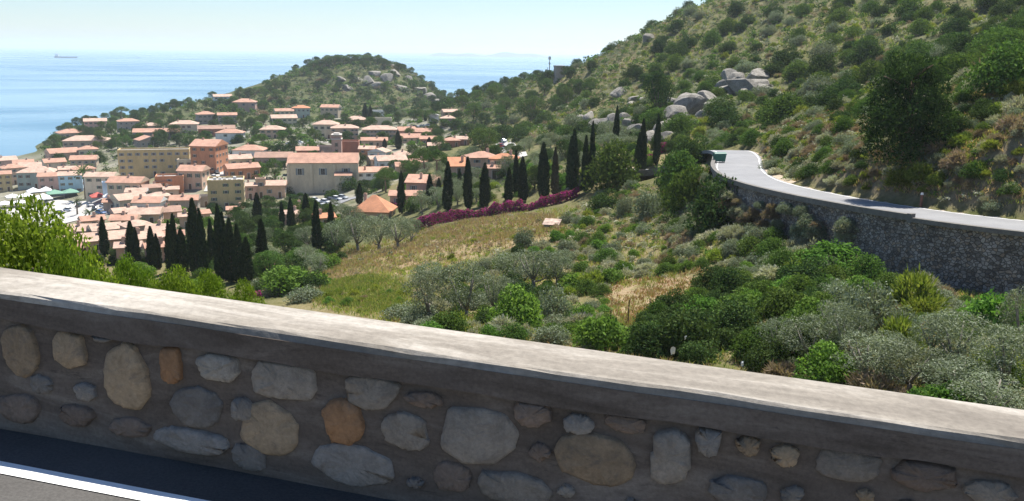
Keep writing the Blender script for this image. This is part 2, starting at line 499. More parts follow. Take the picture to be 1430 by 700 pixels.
# ================================================================== ROADS AND WALLS
def asphalt(name, lo, hi, scale):
    m, n, l, b = nt(name)
    vw = coords(n, l, "World")
    f1 = noise(n, l, vw, 60 * scale, 3, 0.7); f2 = noise(n, l, vw, 0.6 * scale, 4, 0.6)
    mx = n.new("ShaderNodeMath"); mx.operation = 'ADD'; l.new(f1.outputs[0], mx.inputs[0]); l.new(f2.outputs[0], mx.inputs[1])
    hf = n.new("ShaderNodeMath"); hf.operation = 'MULTIPLY'; hf.inputs[1].default_value = 0.5; l.new(mx.outputs[0], hf.inputs[0])
    r = ramp(n, [(0.38, lo), (0.62, hi)]); l.new(hf.outputs[0], r.inputs[0]); l.new(r.outputs[0], b.inputs["Base Color"])
    b.inputs["Roughness"].default_value = 0.85
    bump(n, l, f1.outputs[0], 0.5, 0.006, b)
    return m
M_ASPH = asphalt("asphalt", (0.042, 0.039, 0.036), (0.085, 0.08, 0.074), 1.0)
M_ROADFAR = asphalt("asphalt_sunbleached", (0.165, 0.165, 0.17), (0.235, 0.235, 0.235), 0.5)
M_PAINT = plain("road_paint", (0.78, 0.78, 0.76), 0.6, 0.06, 8)

def concrete(name, lo, mid, hi, sc=1.0, stain=(0.10, 0.09, 0.08)):
    m, n, l, b = nt(name)
    v = coords(n, l, "Object", (1, 1, 1)); v2 = coords(n, l, "Object", (0.35, 1.6, 1.6))
    a = noise(n, l, v2, 1.3 * sc, 6, 0.7, 0.6); f_ = noise(n, l, v, 22 * sc, 4, 0.7); s_ = noise(n, l, v2, 4.5 * sc, 5, 0.75, 0.3)
    r = ramp(n, [(0.28, lo), (0.5, mid), (0.68, hi)]); l.new(a.outputs[0], r.inputs[0])
    r2 = ramp(n, [(0.3, (0.72, 0.72, 0.72)), (0.65, (1.08, 1.08, 1.08))]); l.new(f_.outputs[0], r2.inputs[0])
    c = mixc(n, l, 0.8, r.outputs[0], r2.outputs[0], 'MULTIPLY')
    r3 = ramp(n, [(0.60, (0, 0, 0)), (0.74, (0.75, 0.75, 0.75))]); l.new(s_.outputs[0], r3.inputs[0])
    c = mixc(n, l, r3.outputs[0], c, stain)
    l.new(c, b.inputs["Base Color"]); b.inputs["Roughness"].default_value = 0.9; b.inputs["Specular IOR Level"].default_value = 0.2
    bump(n, l, f_.outputs[0], 0.4, 0.012, b)
    return m
M_CAP = concrete("weathered_concrete", (0.14, 0.122, 0.102), (0.245, 0.218, 0.182), (0.44, 0.405, 0.355), 0.9, (0.125, 0.107, 0.09))
M_COPE = concrete("dark_coping", (0.12, 0.11, 0.10), (0.17, 0.16, 0.145), (0.22, 0.205, 0.185), 1.0)
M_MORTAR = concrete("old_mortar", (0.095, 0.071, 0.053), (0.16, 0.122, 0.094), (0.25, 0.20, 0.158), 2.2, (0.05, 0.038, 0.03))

# frame along our own road: local x along the road (up the grade), local y away from the camera, local z up
SX = np.array([RD[0], RD[1], RD[2]]); SY = np.array([HN[0], HN[1], 0.0]); SZ = np.cross(SX, SY); SZ *= np.sign(SZ[2])
O0 = np.array([0, 0, CAM_Z]) - SZ * CAM_H
OWN = Matrix(((SX[0], SY[0], SZ[0], O0[0]), (SX[1], SY[1], SZ[1], O0[1]), (SX[2], SY[2], SZ[2], O0[2]), (0, 0, 0, 1)))
# (SX, SY, SZ is left-handed: mirror x so that normals stay right)
OWN = OWN @ Matrix.Diagonal((-1, 1, 1, 1)) if np.linalg.det(np.stack([SX, SY, SZ], 1)) < 0 else OWN
mb = MB()
N = 80; xs = np.linspace(-60, 60, N + 1)
rows = [(-5.5, -0.05), (-4.2, 0.0), (-1.0, 0.05), (1.2, 0.05), (3.6, 0.0), (4.36, -0.01)]
vs_ = [(x, yy, zz) for x in xs for (yy, zz) in rows]
k = len(rows)
fs_ = [(i*k+j, (i+1)*k+j, (i+1)*k+j+1, i*k+j+1) for i in range(N) for j in range(k - 1)]
o = new_obj("road", mesh_np("road", vs_, fs_, [M_ASPH]), kind="structure", label="asphalt road running along the stone parapet"); o.matrix_world = OWN
mb = MB()
mb.add([(x, yy, 0.006 - (0.01/0.76)*max(0, yy-3.6)) for x in xs for yy in (3.835, 3.955)], [(i*2, (i+1)*2, (i+1)*2+1, i*2+1) for i in range(N)])
lm = mb.mesh("edge_line", [M_PAINT]); ln = new_obj("edge_line", lm, parent=o)
mb = MB(); mb.add([(x, yy, 0.056) for x in xs for yy in (-0.35, -0.23)], [(i*2, (i+1)*2, (i+1)*2+1, i*2+1) for i in range(N)])

# ---- parapet: mortar body, concrete cap, stones laid one by one
par = bpy.data.objects.new("stone_parapet", None); COL.objects.link(par); par.matrix_world = OWN
par["label"] = "rubble stone roadside parapet with a wide concrete cap"; par["category"] = "wall"; par["kind"] = "thing"
rng = np.random.RandomState(21)
X0, X1 = -26.0, 26.0
def strip_body(name, prof_fn, x0, x1, step, mat, parent, smooth=False):
    xs = np.arange(x0, x1 + 1e-6, step); V = []; 
    for x in xs:
        pr = prof_fn(x); V += [(x, yy, zz) for yy, zz in pr]
    k = len(pr); Fq = [(i*k+j, (i+1)*k+j, (i+1)*k+(j+1) % k, i*k+(j+1) % k) for i in range(len(xs) - 1) for j in range(k)]
    Fq.append(tuple(range(k))); Fq.append(tuple((len(xs)-1)*k + j for j in range(k))[::-1])
    ob = new_obj(name, mesh_np(name, V, [tuple(q[::-1]) for q in Fq], [mat], None, smooth), parent=parent)
    return ob
HW = 0.90; CT = 0.185
rw = np.cumsum(rng.randn(2000)) * 0.0
def wob(x, s, a): return a * (sin(x * 2.1 * s + 1.3) + 0.6 * sin(x * 4.7 * s + 0.4) + 0.4 * sin(x * 9.3 * s))
strip_body("mortar_body", lambda x: [(WALL_A + 0.02 + wob(x, 1, 0.006), -0.3), (WALL_A + 0.05 + wob(x, 1.7, 0.006), HW - CT + 0.01), (CAP_A - 0.05, HW - CT + 0.01), (CAP_A, -2.5)], X0, X1, 0.25, M_MORTAR, par, False)
CS = 0.05
strip_body("cap_front", lambda x: [(WALL_A - 0.006 + wob(x, 1.3, 0.004), HW - CT + wob(x, 2.3, 0.008)), (WALL_A - 0.004 + wob(x, 0.9, 0.005), HW - CS + 0.004), (CAP_A - 0.02, HW - CS + 0.004), (CAP_A - 0.02, HW - CT)], X0, X1, 0.2, M_MORTAR, par, False)  # front of the cap below its top slab, coloured darker like the mortar
strip_body("cap", lambda x: [(WALL_A - 0.002 + wob(x, 0.9, 0.006), HW - CS), (WALL_A + 0.003 + wob(x, 1.1, 0.007), HW - 0.012 + wob(x, 3.1, 0.003)),
                              (WALL_A + 0.02 + wob(x, 1.2, 0.007), HW + wob(x, 1.7, 0.003)), (WALL_A + 0.2, HW + 0.012 + wob(x, 0.7, 0.005)), (CAP_A - 0.03, HW + 0.004), (CAP_A, HW - 0.02), (CAP_A, HW - CS)], X0, X1, 0.2, M_CAP, par, False)
# stones: irregular polygons packed in the face (seed points, cells shrunk for the joint)
def tone(n, l, oi):
    r = ramp(n, [(0.0, (0.62, 0.6, 0.58)), (0.5, (0.95, 0.93, 0.9)), (1.0, (1.15, 1.13, 1.1))]); l.new(oi.outputs["Random"], r.inputs[0]); return r.outputs[0]
def stone_mat(name, c):
    m, n, l, b = nt(name)
    v = coords(n, l, "Object", (1, 1, 1))
    a = noise(n, l, v, 5, 6, 0.7, 0.5); f_ = noise(n, l, v, 38, 4, 0.7)
    r = ramp(n, [(0.28, tuple(x * 0.62 for x in c)), (0.55, c), (0.75, tuple(min(1, x * 1.22) for x in c))]); l.new(a.outputs[0], r.inputs[0])
    r2 = ramp(n, [(0.3, (0.75, 0.74, 0.72)), (0.65, (1.05, 1.05, 1.05))]); l.new(f_.outputs[0], r2.inputs[0])
    cc = mixc(n, l, 0.9, r.outputs[0], r2.outputs[0], 'MULTIPLY')
    oi = n.new("ShaderNodeObjectInfo"); ad = n.new("ShaderNodeVectorMath"); ad.operation = 'ADD'; l.new(v, ad.inputs[0]); l.new(oi.outputs["Location"], ad.inputs[1])
    sm = noise(n, l, ad.outputs[0], 7, 5, 0.75, 0.8); r4 = ramp(n, [(0.54, (0, 0, 0)), (0.70, (0.7, 0.7, 0.7))]); l.new(sm.outputs[0], r4.inputs[0])
    cc = mixc(n, l, r4.outputs[0], cc, (0.19, 0.15, 0.118))
    vr = mixc(n, l, 0.85, cc, tone(n, l, oi), 'MULTIPLY')
    l.new(vr, b.inputs["Base Color"])
    b.inputs["Roughness"].default_value = 0.9; bump(n, l, sm.outputs[0], 0.9, 0.03, b)
    return m
STONE = [stone_mat("stone_grey", (0.33, 0.272, 0.215)), stone_mat("stone_blue_grey", (0.29, 0.25, 0.212)), stone_mat("stone_tan", (0.44, 0.31, 0.19)),
         stone_mat("stone_ochre", (0.40, 0.21, 0.10)), stone_mat("stone_pale", (0.42, 0.355, 0.285)), stone_mat("stone_brown", (0.24, 0.17, 0.125))]
def clip_poly(poly, p, nrm):
    out = []
    for i in range(len(poly)):
        a, b_ = poly[i], poly[(i + 1) % len(poly)]
        da = (a - p) @ nrm; db = (b_ - p) @ nrm
        if da <= 0: out.append(a)
        if da * db < 0: out.append(a + (b_ - a) * (da / (da - db)))
    return out
FACE_H = HW - CT
def chaikin(P, n=2):
    for _ in range(n):
        Q = []
        for i in range(len(P)):
            a, b_ = P[i], P[(i + 1) % len(P)]; Q += [a * 0.86 + b_ * 0.14, a * 0.14 + b_ * 0.86]
        P = Q
    return P
INVO = OWN.inverted()
def face_xy(u, v):
    """photograph pixel -> (along, up) on the wall face"""
    r = Vector(tuple(ray(u, v))); c0 = INVO @ Vector((0, 0, CAM_Z)); d0 = INVO.to_3x3() @ r
    t = (WALL_A - c0.y) / d0.y; p = c0 + d0 * t
    return np.array([p.x, p.z])
def lay_stone(P, c, mi):
    nP = len(P); depth = rng.uniform(0.010, 0.034); V = []; ws = WALL_A + 0.035; tilt = rng.uniform(-0.06, 0.06, 2)
    for sc_, dp in ((1.0, 0.03), (0.97, -depth * 0.55), (0.86, -depth), (0.55, -depth - 0.006)):
        for p in P:
            q = c + (p - c) * sc_; jt = rng.uniform(-0.005, 0.005)
            V.append((q[0] - c[0], dp + jt * (dp < 0) + (tilt @ (q - c)) * (dp < 0), q[1] - c[1]))
    V.append((0, -depth - 0.010, 0))
    Fq = [(r_*nP+i, r_*nP+(i+1) % nP, (r_+1)*nP+(i+1) % nP, (r_+1)*nP+i) for r_ in range(3) for i in range(nP)] + [(3*nP+i, 3*nP+(i+1) % nP, 4*nP) for i in range(nP)]
    ob = new_obj("stone", mesh_np("stone", V, Fq, [STONE[mi]], None, True), parent=par); ob.location = (c[0], ws, c[1])
LAID = []
def blob(c, a, b_, mi, rot=0.0, n_=9):
    a0 = rng.uniform(0, 6.28); P = []
    for k in range(n_):
        t = a0 + 2 * pi * (k + rng.uniform(-.28, .28)) / n_; ct, st = cos(t), sin(t)
        e = (abs(ct) ** 2.8 + abs(st) ** 2.8) ** (-1 / 2.8) * rng.uniform(.86, 1.06)
        x, y = a * e * ct, b_ * e * st; P.append(c + np.array([x * cos(rot) - y * sin(rot), x * sin(rot) + y * cos(rot)]))
    P = chaikin(P, 2); P = [p + rng.randn(2) * .0035 for p in P]
    P = [np.array([p[0], min(max(p[1], .012), FACE_H - .014)]) for p in P]
    lay_stone(P, np.mean(P, 0), mi); LAID.append((c[0], c[1], max(a, b_), a, b_))
# stones seen in the photograph: pixel centre, pixel size, kind (0 grey 1 blue-grey 2 tan 3 ochre 4 pale 5 brown)
for u, v, w, h_, mi in [(22,495,54,76,2),(92,492,46,58,2),(172,530,64,98,2),(235,513,34,58,3),(302,516,62,42,4),(392,532,98,66,0),(270,572,76,58,1),(102,582,54,32,5),(372,602,82,78,2),(262,618,112,36,1),(476,594,62,66,3),(515,548,84,58,0),
                        (562,606,74,58,0),(490,652,128,60,1),(668,612,118,86,0),(22,572,60,44,5),(742,577,60,50,5),(830,646,120,78,2),(936,642,62,84,0),(1045,626,36,28,2),(1096,641,44,32,2),(1186,652,96,54,0),(1292,667,104,40,5),
                        (716,684,116,46,0),(630,668,62,44,5),(990,612,40,62,1),(874,594,64,30,5),(590,562,58,24,5),(1030,690,90,44,1),(1384,692,84,36,0),(806,596,46,30,1),(178,600,60,28,5),(52,540,34,26,1),(140,470,34,20,1),(335,574,34,34,1),(440,700,70,40,5),(346,640,50,40,1)]:
    c = face_xy(u, v); e1 = face_xy(u - w/2, v); e2 = face_xy(u + w/2, v); f1 = face_xy(u, v - h_/2); f2 = face_xy(u, v + h_/2)
    if c[1] < 0.02: continue
    blob(c, abs(e2[0] - e1[0]) * .5, abs(f2[1] - f1[1]) * .5, mi)
XA, XB = sorted((face_xy(-60, 520)[0], face_xy(1500, 640)[0]))
# smaller stones in between, and the courses beyond the picture
tries = 0
while tries < 2600:
    tries += 1
    c = np.array([rng.uniform(-9.5, 8.5), rng.uniform(.03, FACE_H - .04)]); inside = XA < c[0] < XB
    a = rng.choice([.05, .065, .08, .10]) if inside else rng.choice([.07, .11, .15, .19]); b_ = a * rng.uniform(.6, .95)
    if all(abs(c[0] - q[0]) > (a + q[3]) * .98 + .012 or abs(c[1] - q[1]) > (b_ + q[4]) * .98 + .012 for q in LAID):
        if c[1] - b_ < 0 or c[1] + b_ > FACE_H: continue
        blob(c, a, b_, rng.choice(6, p=[.25, .17, .17, .09, .08, .24]), rng.uniform(-.3, .3), 8)

# ---- far road sheet with its painted edge lines
def strip_along(C, T, Zs, offs, name, mats, kind=None, parent=None, i0=0, i1=None, label=None, lift=0.0):
    i1 = len(C) if i1 is None else i1
    nr = np.stack([T[:, 1], -T[:, 0]], 1); V = []
    for i in range(i0, i1):
        for off, dz in offs: V.append((C[i, 0] + nr[i, 0] * off, C[i, 1] + nr[i, 1] * off, Zs[i] + dz + lift))
    k = len(offs); Fq = [(i*k+j, i*k+j+1, (i+1)*k+j+1, (i+1)*k+j) for i in range(i1 - i0 - 1) for j in range(k - 1)]
    return new_obj(name, mesh_np(name, V, Fq, mats), parent=parent, kind=kind, label=label)
IR = int(np.argmin(abs(RS - 178)))
fr = strip_along(RC, RT, RZ, [(-3.3, -0.5), (-3.25, 0.0), (0, 0.03), (3.2, 0.0), (3.25, -0.3)], "road", [M_ROADFAR], kind="structure", i1=IR, label="sun-bleached road curving along the retaining wall")
strip_along(RC, RT, RZ, [(2.78, 0.012), (2.92, 0.012)], "edge_line", [M_PAINT], parent=fr, i1=IR)
strip_along(RC, RT, RZ, [(-2.80, 0.012), (-2.70, 0.012)], "edge_line", [M_PAINT], parent=fr, i1=IR)
M_VERGE = plain("gravel_verge", (0.36, 0.29, 0.21), 0.95, 0.3, 1.5, "World")
vz = strip_along(RC, RT, RZ, [(3.25, -0.02), (3.7, 0.03), (4.2, 0.12), (4.6, 0.0)], "path", [M_VERGE], kind="structure", i1=IR, label="sandy verge along the uphill edge of the far road")

# ---- retaining wall under the far road (stones too small at this distance: relief in the material)
m, n, l, b = nt("rubble_masonry")
v = coords(n, l, "World", (1, 1, 1.25))
wv_ = noise(n, l, v, 2.0, 2, 0.5)
vd = n.new("ShaderNodeVectorMath"); vd.operation = 'MULTIPLY_ADD'; vd.inputs[1].default_value = (0.12, 0.12, 0.12)
l.new(wv_.outputs[1], vd.inputs[0]); l.new(v, vd.inputs[2])
vo = n.new("ShaderNodeTexVoronoi"); vo.inputs["Scale"].default_value = 3.1; l.new(vd.outputs[0], vo.inputs["Vector"])
ve = n.new("ShaderNodeTexVoronoi"); ve.feature = 'DISTANCE_TO_EDGE'; ve.inputs["Scale"].default_value = 3.1; l.new(vd.outputs[0], ve.inputs["Vector"])
sp = n.new("ShaderNodeSeparateColor"); l.new(vo.outputs["Color"], sp.inputs[0])
r = ramp(n, [(0.1, (0.15, 0.13, 0.115)), (0.4, (0.27, 0.245, 0.22)), (0.7, (0.36, 0.33, 0.30)), (0.92, (0.30, 0.23, 0.17))]); l.new(sp.outputs[0], r.inputs[0])
r2 = ramp(n, [(0.02, (0, 0, 0)), (0.10, (1, 1, 1))]); l.new(ve.outputs["Distance"], r2.inputs[0])
c = mixc(n, l, r2.outputs[0], (0.10, 0.09, 0.08), r.outputs[0])
st_ = noise(n, l, v, 0.5, 4, 0.6); r3 = ramp(n, [(0.35, (0.6, 0.58, 0.55)), (0.65, (1.1, 1.1, 1.1))]); l.new(st_.outputs[0], r3.inputs[0])
c = mixc(n, l, 0.8, c, r3.outputs[0], 'MULTIPLY')
l.new(c, b.inputs["Base Color"]); b.inputs["Roughness"].default_value = 0.95
bump(n, l, r2.outputs[0], 0.9, 0.08, b)
M_RUBBLE = m
I_STEP = int(np.argmin(abs(RS - 64)))
rw_root = bpy.data.objects.new("retaining_wall", None); COL.objects.link(rw_root)
rw_root.location = (RC[I_STEP, 0], RC[I_STEP, 1], RZ[I_STEP] - 5)
rw_root["label"] = "tall rubble stone retaining wall carrying the bend of the far road"; rw_root["category"] = "wall"; rw_root["kind"] = "thing"
inv = Matrix.Translation(-rw_root.location)
IW1 = int(np.argmin(abs(RS - 118)))
rw = strip_along(RC, RT, RZ, [(-3.15, 0.02), (-3.30, 0.02), (-3.85, -9.0)], "masonry", [M_RUBBLE], parent=rw_root, i1=IW1); rw.matrix_parent_inverse = inv
cp = strip_along(RC, RT, RZ, [(-3.10, -0.1), (-3.10, 0.16), (-3.62, 0.16), (-3.62, -0.22), (-3.2, -0.22)], "coping", [M_COPE], parent=rw_root, i1=I_STEP + 1); cp.matrix_parent_inverse = inv
cp = strip_along(RC, RT, RZ, [(-3.10, -0.1), (-3.10, 0.42), (-3.60, 0.42), (-3.60, -0.1), (-3.2, -0.12)], "coping", [M_COPE], parent=rw_root, i0=I_STEP, i1=IW1); cp.matrix_parent_inverse = inv
mb = MB()
for ii in (I_STEP,):
    nr_ = RNRM[ii]; t_ = RT[ii]
    a = RC[ii] + nr_ * -3.09; c_ = RC[ii] + nr_ * -3.63
    vs4 = []
    for q in (a - t_ * 0.2, c_ - t_ * 0.2, c_ + t_ * 0.2, a + t_ * 0.2): vs4 += [(q[0], q[1], RZ[ii] - 0.3), (q[0], q[1], RZ[ii] + 0.48)]
    mb.add(vs4, [(0,2,3,1),(2,4,5,3),(4,6,7,5),(6,0,1,7),(1,3,5,7)])
cp = new_obj("end_block", mb.mesh("end_block", [M_COPE]), parent=rw_root); cp.matrix_parent_inverse = inv
# low wall on the outside of the bend
I2, I3 = int(np.argmin(abs(RS - 140))), int(np.argmin(abs(RS - 172)))
lw = strip_along(RC, RT, RZ, [(-3.2, -0.3), (-3.2, 0.55), (-3.6, 0.55), (-3.65, -0.6)], "parapet", [M_COPE], i0=I2, i1=I3)
lw["label"] = "low pale parapet around the outside of the road bend"; lw["category"] = "wall"; lw["kind"] = "thing"
# ================================================================== PLANTS
BARK = plain("bark", (0.16, 0.125, 0.095), 0.95, 0.35, 2.0)
BARK_GREY = plain("olive_bark", (0.24, 0.215, 0.185), 0.95, 0.35, 2.0)
BARK_PINE = plain("pine_bark", (0.24, 0.15, 0.10), 0.95, 0.4, 2.0)
F_MASTIC = foliage("mastic_leaf", [(0.05, 0.09, 0.022), (0.068, 0.122, 0.028), (0.094, 0.154, 0.035), (0.121, 0.18, 0.045)], 0.28, 0.0)
F_DARK = foliage("dark_leaf", [(0.032, 0.062, 0.022), (0.045, 0.082, 0.026), (0.062, 0.10, 0.032), (0.075, 0.115, 0.036)], 0.22, 0.0)
F_OLIVE = foliage("olive_leaf", [(0.112, 0.144, 0.086), (0.157, 0.19, 0.115), (0.202, 0.236, 0.155), (0.274, 0.305, 0.224)], 0.22, 0.0)
F_SILVER = foliage("silver_leaf", [(0.28, 0.28, 0.203), (0.392, 0.385, 0.294), (0.504, 0.49, 0.392), (0.308, 0.322, 0.196)], 0.2, 0.0)
F_BROOM = foliage("broom_leaf", [(0.127, 0.167, 0.03), (0.178, 0.23, 0.04), (0.23, 0.276, 0.055), (0.287, 0.31, 0.075)], 0.35, 0.0)
F_BRIGHT = foliage("bright_leaf", [(0.065, 0.13, 0.025), (0.095, 0.18, 0.032), (0.13, 0.23, 0.045), (0.16, 0.26, 0.06)], 0.35, 0.0)
F_LIME = foliage("lime_leaf", [(0.085, 0.14, 0.018), (0.12, 0.19, 0.024), (0.16, 0.24, 0.03), (0.20, 0.27, 0.04)], 0.45, 0.0)
F_CYPRESS = foliage("cypress_leaf", [(0.018, 0.034, 0.016), (0.025, 0.046, 0.021), (0.034, 0.060, 0.026), (0.045, 0.070, 0.030)], 0.12, 0.0, 0.14)
F_CYPDRY = foliage("dry_cypress_leaf", [(0.06, 0.055, 0.035), (0.08, 0.07, 0.045), (0.05, 0.055, 0.03)], 0.12, 0.0)
F_PINE = foliage("pine_needle", [(0.042, 0.078, 0.020), (0.06, 0.11, 0.027), (0.085, 0.145, 0.035), (0.115, 0.175, 0.045)], 0.25, 0.0)
F_TWIG = foliage("dry_twig", [(0.266, 0.195, 0.143), (0.364, 0.273, 0.208), (0.21, 0.156, 0.111), (0.238, 0.208, 0.117)], 0.2, 0.0)
F_DRY = foliage("dry_grass_blade", [(0.372, 0.259, 0.155), (0.444, 0.333, 0.218), (0.324, 0.19, 0.115), (0.36, 0.305, 0.149), (0.264, 0.241, 0.092)], 0.35, 0.0)
F_RUST = foliage("rusty_grass_blade", [(0.27, 0.15, 0.08), (0.30, 0.185, 0.105), (0.23, 0.115, 0.06), (0.22, 0.19, 0.08)], 0.35, 0.0)
F_STRAW = foliage("straw_blade", [(0.365, 0.275, 0.198), (0.446, 0.342, 0.258), (0.311, 0.232, 0.168), (0.405, 0.287, 0.216)], 0.35, 0.0)
F_GRASS = foliage("green_grass_blade", [(0.156, 0.207, 0.044), (0.216, 0.256, 0.055), (0.276, 0.293, 0.083), (0.336, 0.305, 0.11)], 0.35, 0.0)
F_BOUG = foliage("bougainvillea_bract", [(0.3, 0.03, 0.163), (0.413, 0.048, 0.237), (0.237, 0.036, 0.15), (0.15, 0.06, 0.062), (0.075, 0.12, 0.037)], 0.35, 0.0, 0.05)

def unit(v): return v / np.maximum(np.linalg.norm(v, axis=-1, keepdims=True), 1e-9)

def kites(pos, axis_dir, nrm, L, W):
    """one four-cornered leaf per row"""
    a = unit(axis_dir); b_ = unit(np.cross(nrm, a))
    L = np.asarray(L)[:, None]; W = np.asarray(W)[:, None]
    n_ = np.cross(a, b_)
    v0 = pos - a * L * 0.5; v2 = pos + a * L * 0.5 + n_ * L * 0.08
    v1 = pos + b_ * W * 0.5 - a * L * 0.05; v3 = pos - b_ * W * 0.5 - a * L * 0.05
    V = np.stack([v0, v1, v2, v3], 1).reshape(-1, 3)
    Q = np.arange(len(pos) * 4).reshape(-1, 4)
    return V, Q

def lobe_leaves(rng, C, R, n, L, W, up=0.25, shell=(0.72, 1.06), squash=1.0, point=0.5):
    """leaves on the skins of the lobes (centres C, radii R)"""
    w = R ** 2; k = rng.choice(len(R), n, p=w / w.sum())
    d = unit(rng.randn(n, 3) + np.array([0, 0, up])); 
    rr = R[k] * rng.uniform(shell[0], shell[1], n)
    off = d * rr[:, None]; off[:, 2] *= squash
    pos = C[k] + off
    nr = unit(d + rng.randn(n, 3) * 0.55)
    ax = unit(np.cross(nr, rng.randn(n, 3)) + d * point)
    s = rng.uniform(0.65, 1.3, n)
    return kites(pos, ax, nr, L * s, W * s)

def bush_mesh(name, seed, mat, rx=1.4, h=1.6, nl=26, n=2200, L=0.2, W=0.11, twig=None, lob=(0.28, 0.52), spiky=False):
    rng = np.random.RandomState(seed)
    a = rng.uniform(0, 2 * pi, nl); q = np.sqrt(rng.rand(nl))
    x = rx * 0.72 * q * np.cos(a); y = rx * 0.72 * q * np.sin(a)
    top = h * (1 - 0.55 * q ** 2) * rng.uniform(0.72, 1.0, nl)
    z = np.maximum(0.12 * h, top - 0.3 * rx * rng.uniform(0.9, 1.6, nl))
    z[: nl // 3] *= rng.uniform(0.2, 0.6, nl // 3)
    R = rx * rng.uniform(lob[0], lob[1], nl)
    C = np.stack([x, y, z], 1)
    if spiky:
        k = rng.choice(nl, n); base = C[k] + rng.randn(n, 3) * 0.25 * R[k][:, None]
        d = unit(base - np.array([0, 0, -0.2 * h]) + rng.randn(n, 3) * 0.5)
        pos = base + d * (R[k] * rng.uniform(0.3, 1.1, n))[:, None]
        V, Q = kites(pos, d, rng.randn(n, 3), L * rng.uniform(0.7, 1.4, n), W * rng.uniform(0.7, 1.3, n))
    else:
        V, Q = lobe_leaves(rng, C, R, n, L, W)
    V[:, 2] = np.maximum(V[:, 2], -0.15)
    mats = [mat]; mi = np.zeros(len(Q), int)
    if twig is not None:
        nt_ = n // 4; k = rng.choice(nl, nt_); d = unit(C[k] + rng.randn(nt_, 3) * 0.3)
        pos = d * np.linalg.norm(C[k], axis=1)[:, None] * rng.uniform(0.5, 1.25, nt_)[:, None]; pos[:, 2] = np.maximum(pos[:, 2], 0.05)
        V2, Q2 = kites(pos, d, rng.randn(nt_, 3), np.full(nt_, L * 1.6), np.full(nt_, W * 0.35))
        Q = np.concatenate([Q, Q2 + len(V)]); V = np.concatenate([V, V2]); mats.append(twig); mi = np.concatenate([mi, np.ones(len(Q2), int)])
    return mesh_np(name, V, Q, mats, mi)

def cypress_meshes(seed, mat, h=10.0, r=0.85, n=3000):
    rng = np.random.RandomState(seed)
    t = rng.rand(n) ** 0.85; a = rng.uniform(0, 2 * pi, n)
    prof = np.interp(t, [0, 0.06, 0.25, 0.55, 0.8, 0.93, 1], [0.55, 0.8, 1.0, 0.88, 0.52, 0.24, 0.03])
    ph = rng.uniform(0, 6.28, 4)
    wobble = 1 + 0.10 * np.sin(3 * a + ph[0] + 9 * t) + 0.09 * np.sin(5 * a + ph[1] - 17 * t) + 0.07 * np.sin(31 * t + ph[2])
    rr = r * prof * wobble * rng.uniform(0.72, 1.05, n)
    bend = 0.012 * h * np.sin(t * 2.2 + ph[3])
    pos = np.stack([rr * np.cos(a) + bend, rr * np.sin(a), 0.25 + t * (h - 0.25)], 1)
    out = np.stack([np.cos(a), np.sin(a), np.zeros(n)], 1)
    ax = unit(out * 0.35 + np.array([0, 0, 1.0]) + rng.randn(n, 3) * 0.25)
    V, Q = kites(pos, ax, unit(out + rng.randn(n, 3) * 0.4), rng.uniform(0.35, 0.7, n), rng.uniform(0.14, 0.26, n))
    crown = mesh_np("crown", V, Q, [mat])
    mb = MB(); mb.tube([(0, 0, -0.6), (0, 0, 1.0), (bend.mean(), 0, h * 0.75)], [0.17, 0.14, 0.04], 6)
    return mb.mesh("trunk", [BARK], True), crown

def tree_meshes(seed, mat, bark, h, cr, ch, trunk_r, nl, n, L, W, forks=4, umbrella=False, lean=0.0, lobr=(0.22, 0.36), up=0.3, squash=0.8, trunk_top=0.5):
    """broad tree: forked trunk, crown of many leaf lobes"""
    rng = np.random.RandomState(seed); mb = MB()
    th = (h - ch) + ch * 0.12
    base = Vector((0, 0, -0.6)); top = Vector((lean, rng.uniform(-.2, .2) * trunk_r * 4, th))
    mb.tube([base, (top.x * 0.3, top.y * 0.2, th * 0.4), top], [trunk_r * 1.25, trunk_r, trunk_r * 0.8], 8)
    C = []; R = []
    for k in range(nl):
        a = rng.uniform(0, 2 * pi); q = math.sqrt(rng.rand())
        x = lean + cr * 0.78 * q * cos(a); y = cr * 0.78 * q * sin(a)
        if umbrella: z = h - ch * (0.30 + 0.55 * q * q) + rng.uniform(-.1, .1) * ch
        else:
            zt = math.sqrt(max(0.0, 1 - q * q)); z = h - ch * 0.5 + ch * 0.40 * (zt * rng.uniform(-1.0, 1.0) if rng.rand() < 0.55 else zt * 0.95)
        C.append((x, y, z)); R.append(cr * rng.uniform(*lobr))
    C = np.array(C); R = np.array(R)
    for k in range(forks):
        a = 2 * pi * (k + rng.uniform(-.3, .3)) / forks; 
        j = int(np.argmin(np.hypot(C[:, 0] - lean - cr * .5 * cos(a), C[:, 1] - cr * .5 * sin(a))))
        e = Vector(C[j]); md = top.lerp(e, 0.5) + Vector((0, 0, -0.06 * h))
        mb.tube([top - Vector((0, 0, 0.2)), md, e], [trunk_r * 0.6, trunk_r * 0.42, trunk_r * 0.16], 6)
    V, Q = lobe_leaves(rng, C, R, n, L, W, up=up, squash=squash)
    return mb.mesh("trunk", [bark], True), mesh_np("crown", V, Q, [mat])

